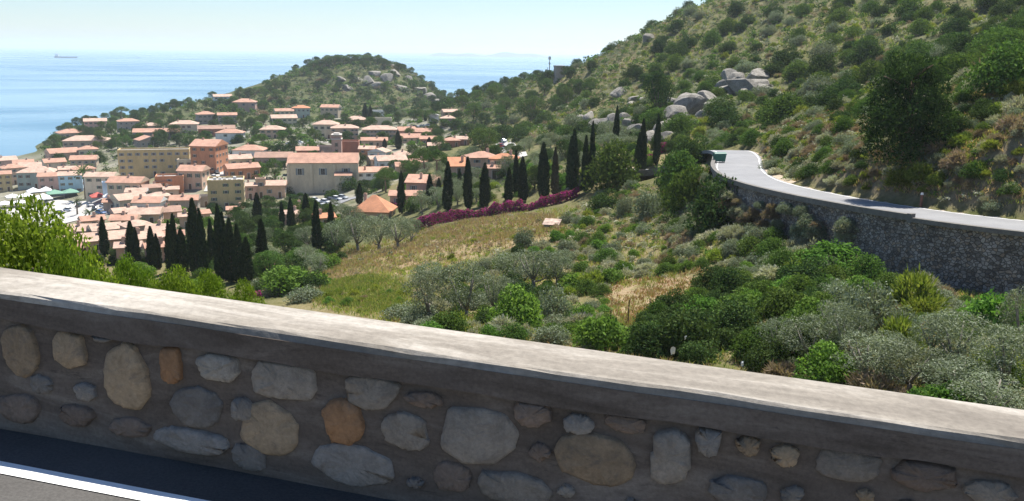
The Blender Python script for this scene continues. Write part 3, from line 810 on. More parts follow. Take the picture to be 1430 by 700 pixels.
# ---- prototypes (meshes only; every plant below is its own object sharing them)
PB = {}
def proto(kind, meshes, size): PB.setdefault(kind, []).append((meshes, size))    # size = (radius, height)
for k in range(4):
    proto("mastic_shrub", bush_mesh("mastic_shrub", 10 + k, F_MASTIC, 1.5, 1.9, 30, 4600, 0.15, 0.09), (1.6, 2.0))
    proto("dark_shrub", bush_mesh("dark_shrub", 20 + k, F_DARK, 1.5, 2.1, 30, 4600, 0.155, 0.095), (1.6, 2.2))
    proto("silver_shrub", bush_mesh("silver_shrub", 30 + k, F_SILVER, 1.1, 1.1, 30, 2200, 0.24, 0.07, F_TWIG, (0.22, 0.40), True), (1.3, 1.4))
    proto("bright_shrub", bush_mesh("bright_shrub", 40 + k, F_BRIGHT, 1.4, 1.8, 26, 3600, 0.17, 0.10), (1.5, 1.9))
    proto("broom_shrub", bush_mesh("broom_shrub", 50 + k, F_BROOM, 1.2, 1.4, 26, 2200, 0.26, 0.08, None, (0.25, 0.45), True), (1.4, 1.7))
    proto("grey_shrub", bush_mesh("grey_shrub", 60 + k, F_OLIVE, 1.3, 1.6, 28, 3600, 0.16, 0.06, F_TWIG), (1.4, 1.7))
    proto("twiggy_shrub", bush_mesh("twiggy_shrub", 70 + k, F_TWIG, 1.1, 1.1, 26, 1700, 0.30, 0.06, F_SILVER, (0.22, 0.4), True), (1.3, 1.4))
    proto("cypress", cypress_meshes(80 + k, F_CYPRESS), (0.85, 10.0))
proto("dry_cypress", cypress_meshes(85, F_CYPDRY, n=2200), (0.85, 10.0))
for k in range(4):
    proto("olive_tree", tree_meshes(90 + k, F_OLIVE, BARK_GREY, 4.6, 2.5, 4.1, 0.20, 38, 4200, 0.20, 0.07, 5, lobr=(0.20, 0.34)), (2.6, 4.6))
for k in range(2):
    proto("umbrella_pine", tree_meshes(100 + k, F_PINE, BARK_PINE, 9.5, 5.2, 4.2, 0.28, 46, 5200, 0.34, 0.14, 6, True, 0.5, (0.17, 0.26), 0.7, 0.7), (5.4, 9.5))
for k in range(3):
    proto("round_pine", tree_meshes(110 + k, F_PINE, BARK_PINE, 8.5, 4.3, 8.0, 0.26, 60, 6000, 0.34, 0.15, 6, False, 0.2, (0.19, 0.30)), (4.4, 8.5))
    proto("evergreen_oak", tree_meshes(120 + k, F_DARK, BARK, 7.0, 4.0, 6.6, 0.26, 50, 5000, 0.30, 0.19, 6, False, 0.1, (0.2, 0.32)), (4.2, 7.0))

WORDS = {
    "mastic_shrub": ("green leathery-leaved shrub", "shrub"), "dark_shrub": ("dark green dense shrub", "shrub"), "silver_shrub": ("silvery grey scrubby shrub", "shrub"),
    "bright_shrub": ("bright green leafy shrub", "shrub"), "broom_shrub": ("yellow-green broom-like shrub", "shrub"), "grey_shrub": ("grey-green wispy shrub", "shrub"),
    "twiggy_shrub": ("dry brown twiggy shrub", "shrub"), "cypress": ("slim dark green cypress", "tree"), "dry_cypress": ("slim browning cypress", "tree"),
    "olive_tree": ("grey-green olive tree", "tree"), "umbrella_pine": ("flat-topped umbrella pine", "tree"), "round_pine": ("rounded green pine", "tree"), "evergreen_oak": ("dark broad evergreen tree", "tree")}

PLUR = {k: (k.replace('_', ' ') + ('es' if k.endswith('cypress') else 's')) for k in PB}
PLACED = []      # (x, y, radius) of every placed plant
PRNG = random.Random(4)
def put(kind, x, y, z, rad=None, hgt_=None, where="on the hillside", label=None, variant=None, group=None):
    meshes, (r0, h0) = PB[kind][variant if variant is not None else PRNG.randrange(min(3, len(PB[kind])))]
    sz = (hgt_ / h0) if hgt_ else (rad / r0)
    sx = (rad / r0) if rad else sz
    lab = label or f"{WORDS[kind][0]} {where}"
    grp = None if label else f"{PLUR[kind]} {where}"
    if group: grp = group
    if isinstance(meshes, tuple):
        root = new_obj(kind, None, label=lab, cat=WORDS[kind][1], group=grp)
        new_obj("trunk", meshes[0], parent=root); new_obj("crown", meshes[1], parent=root)
    else:
        root = new_obj(kind, meshes, label=lab, cat=WORDS[kind][1], group=grp)
    root.location = (x, y, z - 0.05); root.scale = (sx, sx, sz); root.rotation_euler = (0, 0, PRNG.uniform(0, 6.28))
    PLACED.append((x, y, rad or r0 * sz))
    return root

def put_px(kind, u, vb, wpx, hpx, where, label=None, group=None, variant=None, d=None):
    """plant whose foot shows at pixel (u, vb), wpx wide and hpx tall there"""
    P, D = hit(u, vb)
    if d is not None:
        r = ray(u, vb); D = d; P = np.array([r[0] * d, r[1] * d, 0]); P[2] = hgt(P[0], P[1]); hpx = hpx * 1.0
    dist = math.hypot(D, CAM_Z - P[2])
    return put(kind, P[0], P[1], P[2], 0.5 * wpx * dist / F, hpx * dist / F, where, label, variant, group)

EXPL = []
ORD = "first second third fourth fifth sixth seventh eighth ninth tenth eleventh twelfth thirteenth fourteenth fifteenth sixteenth seventeenth eighteenth nineteenth twentieth".split()
def ordinal(i): return ORD[i] if i < 20 else (["twenty-first", "twenty-second", "twenty-third", "twenty-fourth", "twenty-fifth", "twenty-sixth", "twenty-seventh", "twenty-eighth"][i - 20] if i < 28 else "further")
def number_off(objs, tail="from the sea"):
    by = {}
    for o in objs: by.setdefault(o["label"], []).append(o)
    for lab, L in by.items():
        if len(L) < 2: continue
        L.sort(key=lambda o: atan2(o.location[0], o.location[1]))
        for i, o in enumerate(L): o["label"] = f"{ordinal(i)} {lab} {tail}"
# ---- pines along the top of the headland
for u, vb, w, h_ in [(438,97,17,12),(446,94,18,11),(456,92,20,12),(467,90,20,12),(478,89,22,12),(490,88,22,12),(502,88,22,12),(513,88,20,11),(524,88,20,10),(534,90,16,9),(541,93,16,9),(372,124,14,12),(384,117,13,13),(360,130,20,9),(425,104,14,8)]:
    put_px("round_pine", u, vb, w, h_, "on the crest of the headland hill")
# ---- cypresses
W1 = "in the row above the bougainvillea hedge"; W2 = "in the grove below the road"; W3 = "among the town houses"; W4 = "beside the road bend above the meadow"
for u, vb, vt, w, wh in [
    (561,298,240,11,W1),(601,289,243,11,W1),(613,272,248,7,W1),(625,294,226,14,W1),(642,272,236,8,W1),(654,291,220,13,W1),(677,288,228,15,W1),(710,284,234,12,W1),(720,272,211,9,W1),
    (730,282,219,14,W1),(759,279,200,17,W1),(796,272,192,13,W1),(801,272,182,15,W1),(817,268,190,11,W1),(826,264,171,9,W1),
    (860,208,150,9,W4),(891,240,186,11,W4),(896,240,168,12,W4),(916,230,161,10,W4),(880,198,184,6,W4),(869,197,182,6,W4),
    (147,358,307,11,W2),(187,372,313,15,W2),(193,374,322,9,W2),(214,377,320,13,W2),(221,376,329,10,W2),(239,380,312,11,W2),(247,382,303,12,W2),(256,384,322,16,W2),(276,386,283,19,W2),(284,387,296,14,W2),(297,372,308,10,W2),
    (308,391,290,14,W2),(315,392,300,14,W2),(324,394,308,16,W2),(334,394,315,15,W2),(346,396,333,17,W2),(368,386,308,16,W2),(361,318,271,13,W2),(394,322,283,8,W2),(408,332,277,11,W2),(428,318,271,12,W2),
    (443,358,281,13,W2),(463,345,283,11,W2),(502,285,256,10,W3),(556,208,183,9,W3),(537,207,194,6,W3),(600,211,192,9,W3),(511,171,146,9,W3),(517,171,149,7,W3),(594,169,155,5,W3),(441,257,244,4,W3),(452,257,244,4,W3)]:
    EXPL.append(put_px("cypress", u, vb, w, vb - vt, wh))
put_px("dry_cypress", 775, 276, 11, 70, "", "browning cypress between two dark cypresses above the bougainvillea hedge")

# ---- single trees that stand out
put_px("umbrella_pine", 594, 249, 48, 43, "", "pair-crowned umbrella pine above the pink hillside house", variant=0)
put_px("umbrella_pine", 610, 247, 44, 39, "", "umbrella pine leaning beside the larger umbrella pine", variant=1)
put_px("umbrella_pine", 539, 269, 38, 33, "", "smaller umbrella pine on the grassy bank below the white house", variant=1)
put_px("umbrella_pine", 169, 166, 23, 16, "", "lone umbrella pine standing above the shoreline houses", variant=0)
put_px("round_pine", 677, 220, 54, 42, "", "broad rounded tree behind the terracotta villa", variant=0)
put_px("round_pine", 741, 170, 46, 36, "", "rounded pine on the slope below the tower", variant=1)
put_px("evergreen_oak", 920, 162, 52, 62, "", "tall tree alone among rocks on the hillside", variant=0)
_mb = MB(); _mb.tube([(0, 0, -.8), (.1, 0, 3), (.1, .1, 6)], [.34, .27, .08], 8)
for _k in range(6): _mb.tube([(0.1, 0, 1.6 + .8 * _k), (1.1 * cos(_k * 2.2), 1.1 * sin(_k * 2.2), 2.3 + .8 * _k), (2.2 * cos(_k * 2.2), 2.2 * sin(_k * 2.2), 2.7 + .8 * _k)], [.12, .09, .03], 5)
F_BIGPINE = foliage("big_pine_needle", [(0.024, 0.044, 0.015), (0.034, 0.062, 0.018), (0.05, 0.086, 0.023), (0.075, 0.118, 0.03)], 0.22)
PB["round_pine"].append(((_mb.mesh("trunk", [BARK_PINE], True), bush_mesh("crown", 118, F_BIGPINE, 4.7, 9.4, 80, 24000, 0.26, 0.11, None, (0.13, 0.27))), (5.0, 9.5)))
put_px("round_pine", 1262, 224, 156, 170, "", "large dark pine on the bank above the far road", variant=3)
put_px("mastic_shrub", 1405, 124, 96, 64, "", "big rounded bright green shrub on the rise beside the large pine")
put_px("mastic_shrub", 855, 262, 84, 72, "", "big bushy bright green tree between the cypresses near the bend")
put_px("dark_shrub", 1008, 318, 104, 86, "", "large dark rounded bush against the retaining wall end", d=None)
put_px("mastic_shrub", 966, 292, 86, 76, "", "dark rounded bush next to the large bush by the wall")
put_px("mastic_shrub", 948, 266, 78, 62, "", "dark green bush below the road bend")
put_px("dark_shrub", 968, 232, 60, 48, "", "green bush hiding the edge of the road bend")
put_px("grey_shrub", 906, 304, 56, 48, "", "olive-grey rounded bush below the dark bushes")
put_px("grey_shrub", 872, 300, 30, 34, "", "small grey-green bush beside the olive-grey rounded bush")
put_px("dark_shrub", 845, 292, 52, 34, "", "dark green clump above the meadow")
put_px("grey_shrub", 732, 345, 36, 36, "", "small round solitary tree in the dry meadow")
put_px("broom_shrub", 1258, 494, 70, 66, "", "glowing yellow-green round bush among the olives")
put_px("broom_shrub", 1280, 434, 84, 70, "", "yellow-green bush under the retaining wall")
put_px("grey_shrub", 1210, 462, 92, 80, "", "dusky grey-brown bush beside the yellow-green bushes")
put_px("bright_shrub", 1395, 482, 120, 92, "", "large-leaved green bush at the foot of the retaining wall")
put_px("bright_shrub", 1160, 374, 96, 44, "", "bright green bush halfway along the retaining wall foot")
put_px("bright_shrub", 722, 460, 92, 76, "", "bright green bush beside the olive group")
put_px("bright_shrub", 838, 486, 96, 66, "", "bright green bush below the fence posts")
put_px("bright_shrub", 415, 407, 100, 48, "", "spreading bright green bush below the cypress grove")
put_px("grey_shrub", 772, 450, 62, 64, "", "dusky grey bush between two green bushes")
WO = "in the olive group on the slope"
for u, vb, w, h_, in [(598,452,78,78),(650,448,92,84),(690,440,60,60),(600,420,60,56),(745,402,80,56),(712,396,62,46),(778,398,50,44)]: EXPL.append(put_px("olive_tree", u, vb, w, h_, WO))
WO = "beside the orange-roofed house below the hedge"
for u, vb, w, h_ in [(500,350,56,52),(530,350,62,50),(556,346,52,44),(574,338,38,34),(590,300,34,30),(612,292,40,32),(470,352,44,44)]: EXPL.append(put_px("olive_tree", u, vb, w, h_, WO))
WO = "in the valley below the retaining wall"
for u, vb, w, h_ in [(1130,512,90,70),(1180,506,84,76),(1085,500,70,56),(1210,540,110,72),(1270,548,100,66),(1330,520,100,80),(1340,566,110,60),(1400,548,110,86),(1160,480,60,60),(1300,500,70,60),(1425,500,70,90),(1240,515,70,50),(1385,590,110,60)]: EXPL.append(put_px("olive_tree", u, vb, w, h_, WO))

number_off(EXPL)
# ---- scattered cover
def visible(P, rad):
    """rough line-of-sight test against the ground"""
    ok = np.ones(len(P), bool)
    top = P[:, 2] + rad * 1.2
    for t in np.linspace(0.3, 0.97, 18):
        h_ = hgrid(P[:, 0] * t, P[:, 1] * t)
        ok &= ~(h_ > CAM_Z + (top - CAM_Z) * t)
    u, v, w = project(np.stack([P[:, 0], P[:, 1], P[:, 2]], 1))
    return ok & (w > 0) & (u > -60) & (u < 1490) & (v > -60) & (v < 640)

SR = np.random.RandomState(77)
P_CLEAR = [(846,396),(880,392),(930,388),(1005,372),(1022,392),(968,412),(925,438),(905,456),(850,458)]
def scatter(poly, Dlo, Dhi, count, rmin, rmax, spacing=0.75, power=1.6, avoid=True):
    """dart throwing over the ground seen inside a polygon of the photograph"""
    poly = np.array(poly, float)
    out = []
    n = count * 16
    azs = []
    u = SR.uniform(poly[:, 0].min(), poly[:, 0].max(), n)
    az = np.arctan((u - 715) / (F * 0.985)); D = np.sqrt(SR.uniform(Dlo ** 2, Dhi ** 2, n))
    x = np.sin(az) * D; y = np.cos(az) * D; z = hgrid(x, y)
    uu, vv, w = project(np.stack([x, y, z], 1))
    rad = rmin + (rmax - rmin) * SR.rand(n) ** power
    m = in_poly(uu, vv, poly)
    sd, _ = road_dist(x, y); s_, a_ = own_frame(x, y)
    m &= ((sd > 4.0) | (sd < -4.6)) & (a_ > 7.0) & (z > 1.0)
    m &= ~((sd < 0) & (sd > -4.6 - rad))
    m &= ~(in_poly(uu, vv, P_CLEAR) & (D > 55) & (D < 118))
    P = np.stack([x, y, z, rad], 1)[m]
    P = P[visible(P, P[:, 3])]
    placed = np.array(PLACED) if (avoid and PLACED) else np.zeros((0, 3))
    grid = {}
    cell = rmax * 2
    keep = []
    for p in P:
        i, j = int(p[0] // cell), int(p[1] // cell); bad = False
        if len(placed) and (np.hypot(placed[:, 0] - p[0], placed[:, 1] - p[1]) < 0.55 * (placed[:, 2] + p[3]) * spacing).any(): continue
        for a in (-1, 0, 1):
            for b_ in (-1, 0, 1):
                for q in grid.get((i + a, j + b_), ()):
                    if math.hypot(p[0] - q[0], p[1] - q[1]) < spacing * (p[3] + q[3]): bad = True; break
                if bad: break
            if bad: break
        if bad: continue
        grid.setdefault((i, j), []).append(p); keep.append(p)
        if len(keep) >= count: break
    return np.array(keep) if keep else np.zeros((0, 4))

def low_leaves(P, seed, per, cols=None, flat=0.85):
    """many small far shrubs as leaf clumps: arrays for one joined mesh"""
    rng = np.random.RandomState(seed); VV = []; QQ = []; o = 0
    for p in P:
        r = p[3]; nl = 6
        a = rng.uniform(0, 2 * pi, nl); q = np.sqrt(rng.rand(nl)) * 0.6
        C = np.stack([q * np.cos(a), q * np.sin(a), 0.25 + 0.5 * rng.rand(nl) * (1 - q)], 1) * r
        R = r * rng.uniform(0.3, 0.55, nl)
        V, Q = lobe_leaves(rng, C, R, per, 0.30 * r, 0.19 * r, up=0.5)
        V = V * np.array([1, 1, flat]) + np.array([p[0], p[1], p[2]])
        VV.append(V); QQ.append(Q + o); o += len(V)
    return np.concatenate(VV), np.concatenate(QQ)

SPECIES_COUNT = {}
def scatter_objects(P, kinds, weights, where, hs=(0.85, 1.15)):
    for p in P:
        k = SR.choice(len(kinds), p=np.array(weights) / sum(weights)); kd = kinds[k]
        r0, h0 = PB[kd][0][1]
        put(kd, p[0], p[1], p[2], p[3], p[3] * h0 / r0 * SR.uniform(*hs), where)
def px_area(P): 
    u, v, w = project(P[:, :3]); return P[:, 3] / w
# ================================================================== TOWN
def tile_roof(name, c):
    m, n, l, b = nt(name)
    v = coords(n, l, "Object"); vw = coords(n, l, "World")
    wv = n.new("ShaderNodeTexWave"); wv.inputs["Scale"].default_value = 1.6; wv.inputs["Distortion"].default_value = 0.4
    l.new(v, wv.inputs["Vector"])
    a = noise(n, l, vw, 0.45, 5, 0.65); f_ = noise(n, l, vw, 3.2, 4, 0.7)
    r = ramp(n, [(0.3, tuple(x * 0.70 for x in c)), (0.55, c), (0.75, tuple(min(1, x * 1.2) for x in c))]); l.new(a.outputs[0], r.inputs[0])
    r2 = ramp(n, [(0.3, (0.72, 0.70, 0.68)), (0.7, (1.12, 1.1, 1.1))]); l.new(f_.outputs[0], r2.inputs[0])
    l.new(mixc(n, l, 0.8, r.outputs[0], r2.outputs[0], 'MULTIPLY'), b.inputs["Base Color"])
    b.inputs["Roughness"].default_value = 0.9; bump(n, l, wv.outputs[0], 0.5, 0.08, b)
    return m
ROOFS = {"t": ("terracotta tiled", tile_roof("roof_terracotta", (0.48, 0.275, 0.195))), "p": ("pale pink tiled", tile_roof("roof_pale", (0.53, 0.37, 0.285))),
         "o": ("orange tiled", tile_roof("roof_orange", (0.52, 0.235, 0.125))), "b": ("faded brown tiled", tile_roof("roof_brown", (0.37, 0.235, 0.175))),
         "g": ("grey", plain("roof_grey", (0.33, 0.32, 0.31), 0.9, 0.25, 0.6))}
def stucco(name, c):
    m, n, l, b = nt(name)
    vw = coords(n, l, "World", (1, 1, 0.35)); a = noise(n, l, vw, 0.5, 5, 0.65); f_ = noise(n, l, vw, 4, 4, 0.7)
    r = ramp(n, [(0.3, tuple(x * 0.82 for x in c)), (0.65, tuple(min(1, x * 1.08) for x in c))]); l.new(a.outputs[0], r.inputs[0])
    r2 = ramp(n, [(0.3, (0.88, 0.87, 0.86)), (0.7, (1.04, 1.04, 1.04))]); l.new(f_.outputs[0], r2.inputs[0])
    l.new(mixc(n, l, 0.8, r.outputs[0], r2.outputs[0], 'MULTIPLY'), b.inputs["Base Color"]); b.inputs["Roughness"].default_value = 0.92
    return m
WALLS = {"w": ("white", stucco("plaster_white", (0.74, 0.73, 0.70))), "c": ("cream", stucco("plaster_cream", (0.66, 0.57, 0.42))), "y": ("yellow", stucco("plaster_yellow", (0.62, 0.47, 0.24))),
         "k": ("pink", stucco("plaster_pink", (0.60, 0.38, 0.31))), "o": ("orange", stucco("plaster_orange", (0.58, 0.27, 0.15))), "e": ("peach", stucco("plaster_peach", (0.64, 0.44, 0.32))),
         "r": ("brick red", stucco("plaster_red", (0.42, 0.19, 0.13))), "u": ("pale blue", stucco("plaster_blue", (0.42, 0.53, 0.64))), "a": ("tan", stucco("plaster_tan", (0.50, 0.40, 0.29))),
         "n": ("grey-green", stucco("plaster_greygreen", (0.40, 0.46, 0.40))), "s": ("grey stone", stucco("plaster_stone", (0.36, 0.31, 0.27)))}
m, n, l, b = nt("window_glass"); b.inputs["Base Color"].default_value = (0.03, 0.035, 0.04, 1); b.inputs["Roughness"].default_value = 0.15
GLASS = m
SURR = plain("window_surround", (0.62, 0.58, 0.52), 0.8, 0.06)
SHUT = [plain("shutter_green", (0.07, 0.13, 0.09), 0.7, 0.1), plain("shutter_brown", (0.16, 0.095, 0.06), 0.7, 0.1), plain("shutter_grey", (0.22, 0.25, 0.26), 0.7, 0.1)]
CHIM = plain("chimney_plaster", (0.55, 0.42, 0.34), 0.9, 0.12)
DOORM = plain("door_wood", (0.13, 0.08, 0.05), 0.7, 0.2)
def window_mesh(sh):
    mb = MB()
    for x0, x1, z0, z1 in ((-.5, .5, -.65, -.57), (-.5, .5, .57, .68), (-.5, -.43, -.57, .57), (.43, .5, -.57, .57)): mb.box(x0, x1, -.06, .02, z0, z1, 0)
    mb.box(-.43, .43, -.015, .02, -.57, .57, 1); mb.box(-.025, .025, -.04, -.016, -.57, .57, 0)
    mb.box(-.92, -.51, -.05, .02, -.62, .62, 2); mb.box(.51, .92, -.05, .02, -.62, .62, 2)
    return mb.mesh("window", [SURR, GLASS, sh])
WIN = [window_mesh(s) for s in SHUT]
mb = MB(); mb.box(-.5, .5, -.05, .02, 0, 2.2, 0); mb.box(-.62, -.5, -.07, .02, 0, 2.3, 1); mb.box(.5, .62, -.07, .02, 0, 2.3, 1); mb.box(-.5, .5, -.07, .02, 2.2, 2.32, 1)
DOOR = mb.mesh("door", [DOORM, SURR])
mb = MB(); mb.box(-.35, .35, -.3, .3, -1.0, .9, 0); mb.box(-.42, .42, -.37, .37, .9, 1.0, 0); mb.box(-.3, .3, -.25, .25, 1.0, 1.22, 1)
CHIMNEY = mb.mesh("chimney", [CHIM, ROOFS["t"][1]])

HR = random.Random(9)
FOOT = []
def roof_mesh(kind, w, d, h, rh, mat, wallm, ov=0.45):
    """hip / gable (ridge along the front) / gend (gable end to the front) / shed / flat; z from the eaves h"""
    mb = MB(); x0, x1, y0, y1 = -w/2 - ov, w/2 + ov, -ov, d + ov; t = 0.16
    B = [(x0, y0, h), (x1, y0, h), (x1, y1, h), (x0, y1, h)]
    if kind == "flat":
        p = 0.7; mb.box(-w/2, w/2, 0.002, d, h, h + 0.1, 0)
        for a in ((-w/2 - .06, w/2 + .06, -.06, .2), (-w/2 - .06, w/2 + .06, d - .2, d + .06), (-w/2 - .06, -w/2 + .2, .2, d - .2), (w/2 - .2, w/2 + .06, .2, d - .2)): mb.box(*a, h - 0.1, h + p, 1)
        return mb.mesh("roof", [mat, wallm])
    Tp = [(p[0], p[1], p[2] + t) for p in B]; o = 4
    if kind == "hip":
        if w >= d: rd = [(x0 + (d/2 + ov), d/2, h + rh), (x1 - (d/2 + ov), d/2, h + rh)]; fs = [(4,5,9,8),(5,6,9),(6,7,8,9),(7,4,8)]
        else: rd = [(0, y0 + (w/2 + ov), h + rh), (0, y1 - (w/2 + ov), h + rh)]; fs = [(4,5,8),(5,6,9,8),(6,7,9),(7,4,8,9)]
    elif kind == "gable": rd = [(x0, d/2, h + rh), (x1, d/2, h + rh)]; fs = [(4,5,9,8),(5,6,9),(6,7,8,9),(7,4,8)]
    elif kind == "gend": rd = [(0, y0, h + rh), (0, y1, h + rh)]; fs = [(4,5,8),(5,6,9,8),(6,7,9),(7,4,8,9)]
    else: rd = [(x0, y1, h + rh), (x1, y1, h + rh)]; fs = [(4,5,9,8),(5,6,9),(6,7,8,9),(7,4,8)]
    mi = [0] * len(fs)
    if kind == "gable": mi[1] = mi[3] = 1
    if kind == "gend": mi[0] = mi[2] = 1
    if kind == "shed": mi[1] = mi[2] = mi[3] = 1
    vs_ = B + Tp + rd
    fs2 = [(0,3,2,1),(0,1,5,4),(1,2,6,5),(2,3,7,6),(3,0,4,7)]
    if kind == "shed": fs2 = fs2[:3] + fs2[4:]; fs2.insert(3, (2,3,7,6))
    mb.add(vs_, fs); mb.m = mi; mb.add(vs_, fs2, 0)
    return mb.mesh("roof", [mat, wallm])

def house(u, vb, wpx, hpx, yaw=0, dm=0.8, roof="hip", wall="c", rc="t", where="in the town", label=None, rise=None, storeys=None, cols=None, name="house", win=True, chim=1, D=None, group=None):
    if D is None: P, D = hit(u, vb)
    else:
        r = ray(u, vb); P = np.array([r[0] * D, r[1] * D, CAM_Z + r[2] * D])
    dist = math.hypot(D, CAM_Z - P[2])
    w = wpx * dist / F; h = hpx * dist / F; d = dm if dm > 3 else w * dm
    h = max(h, 2.6)
    vr = atan2(P[0], P[1])
    root = new_obj(name, None); root.location = P; yaw = yaw * 1.6 if not label else yaw; root.rotation_euler = (0, 0, -vr + radians(yaw))
    ns = storeys or max(1, int(round(h / 3.1)))
    wname, wm = WALLS[wall]; rname, rm = ROOFS[rc]
    root["label"] = label or f"{'tall ' if ns >= 4 else ''}{wname} {'house' if ns < 4 else 'block'} with {rname} {'roof' if roof != 'flat' else 'flat roof'} {where}"
    root["category"] = "house" if name == "house" else name.split("_")[-1]
    if group: root["group"] = group
    elif not label: root["group"] = f"houses {where}"
    mb = MB(); mb.box(-w/2, w/2, 0, d, -7.0, h, 0)
    new_obj("wall", mb.mesh("wall", [wm]), parent=root)
    rh = rise if rise is not None else 0.20 * min(w, d) + 0.3
    rf = new_obj("roof", roof_mesh(roof, w, d, h + 0.003, rh, rm, wm), parent=root)
    for k in range(chim if roof != "flat" else 0):
        c = new_obj("chimney", CHIMNEY, parent=rf); c.location = (HR.uniform(-.3, .3) * w, d * HR.uniform(.35, .65), h + rh * 0.75)
    if win:
        wmsh = WIN[HR.randrange(3)]
        def facade(L, place, front):
            nc = (cols if (cols and front) else max(1, int(L / 3.0)))
            sh_ = h / ns
            for s in range(ns):
                for c in range(nc):
                    x = -L/2 + L * (c + 0.5) / nc
                    if front and s == 0 and c == nc // 2:
                        o = new_obj("door", DOOR, parent=root); place(o, x, 0.02); continue
                    if HR.random() < 0.12: continue
                    o = new_obj("window", wmsh, parent=root); place(o, x, s * sh_ + sh_ * 0.55)
                    o.scale = (min(1.0, 0.55 * L / nc / 0.95), 1, min(1.15, sh_ / 2.9))
        def pf(o, x, z): o.location = (x, -0.003, z)
        def pr(o, x, z): o.location = (w/2 + 0.003, d/2 + x, z); o.rotation_euler = (0, 0, pi/2)
        def pl(o, x, z): o.location = (-w/2 - 0.003, d/2 - x, z); o.rotation_euler = (0, 0, -pi/2)
        facade(w, pf, True)
        if yaw > 4 or u > 760: facade(d, pl, False)
        if yaw < -4 or u < 640: facade(d, pr, False)
    cx = P[0] + sin(vr) * d * 0.5; cyy = P[1] + cos(vr) * d * 0.5
    PLACED.append((cx, cyy, 0.5 * (w + d) * 0.55)); FOOT.append((cx, cyy, 0.5 * max(w, d)))
    return root, w, d, h, dist

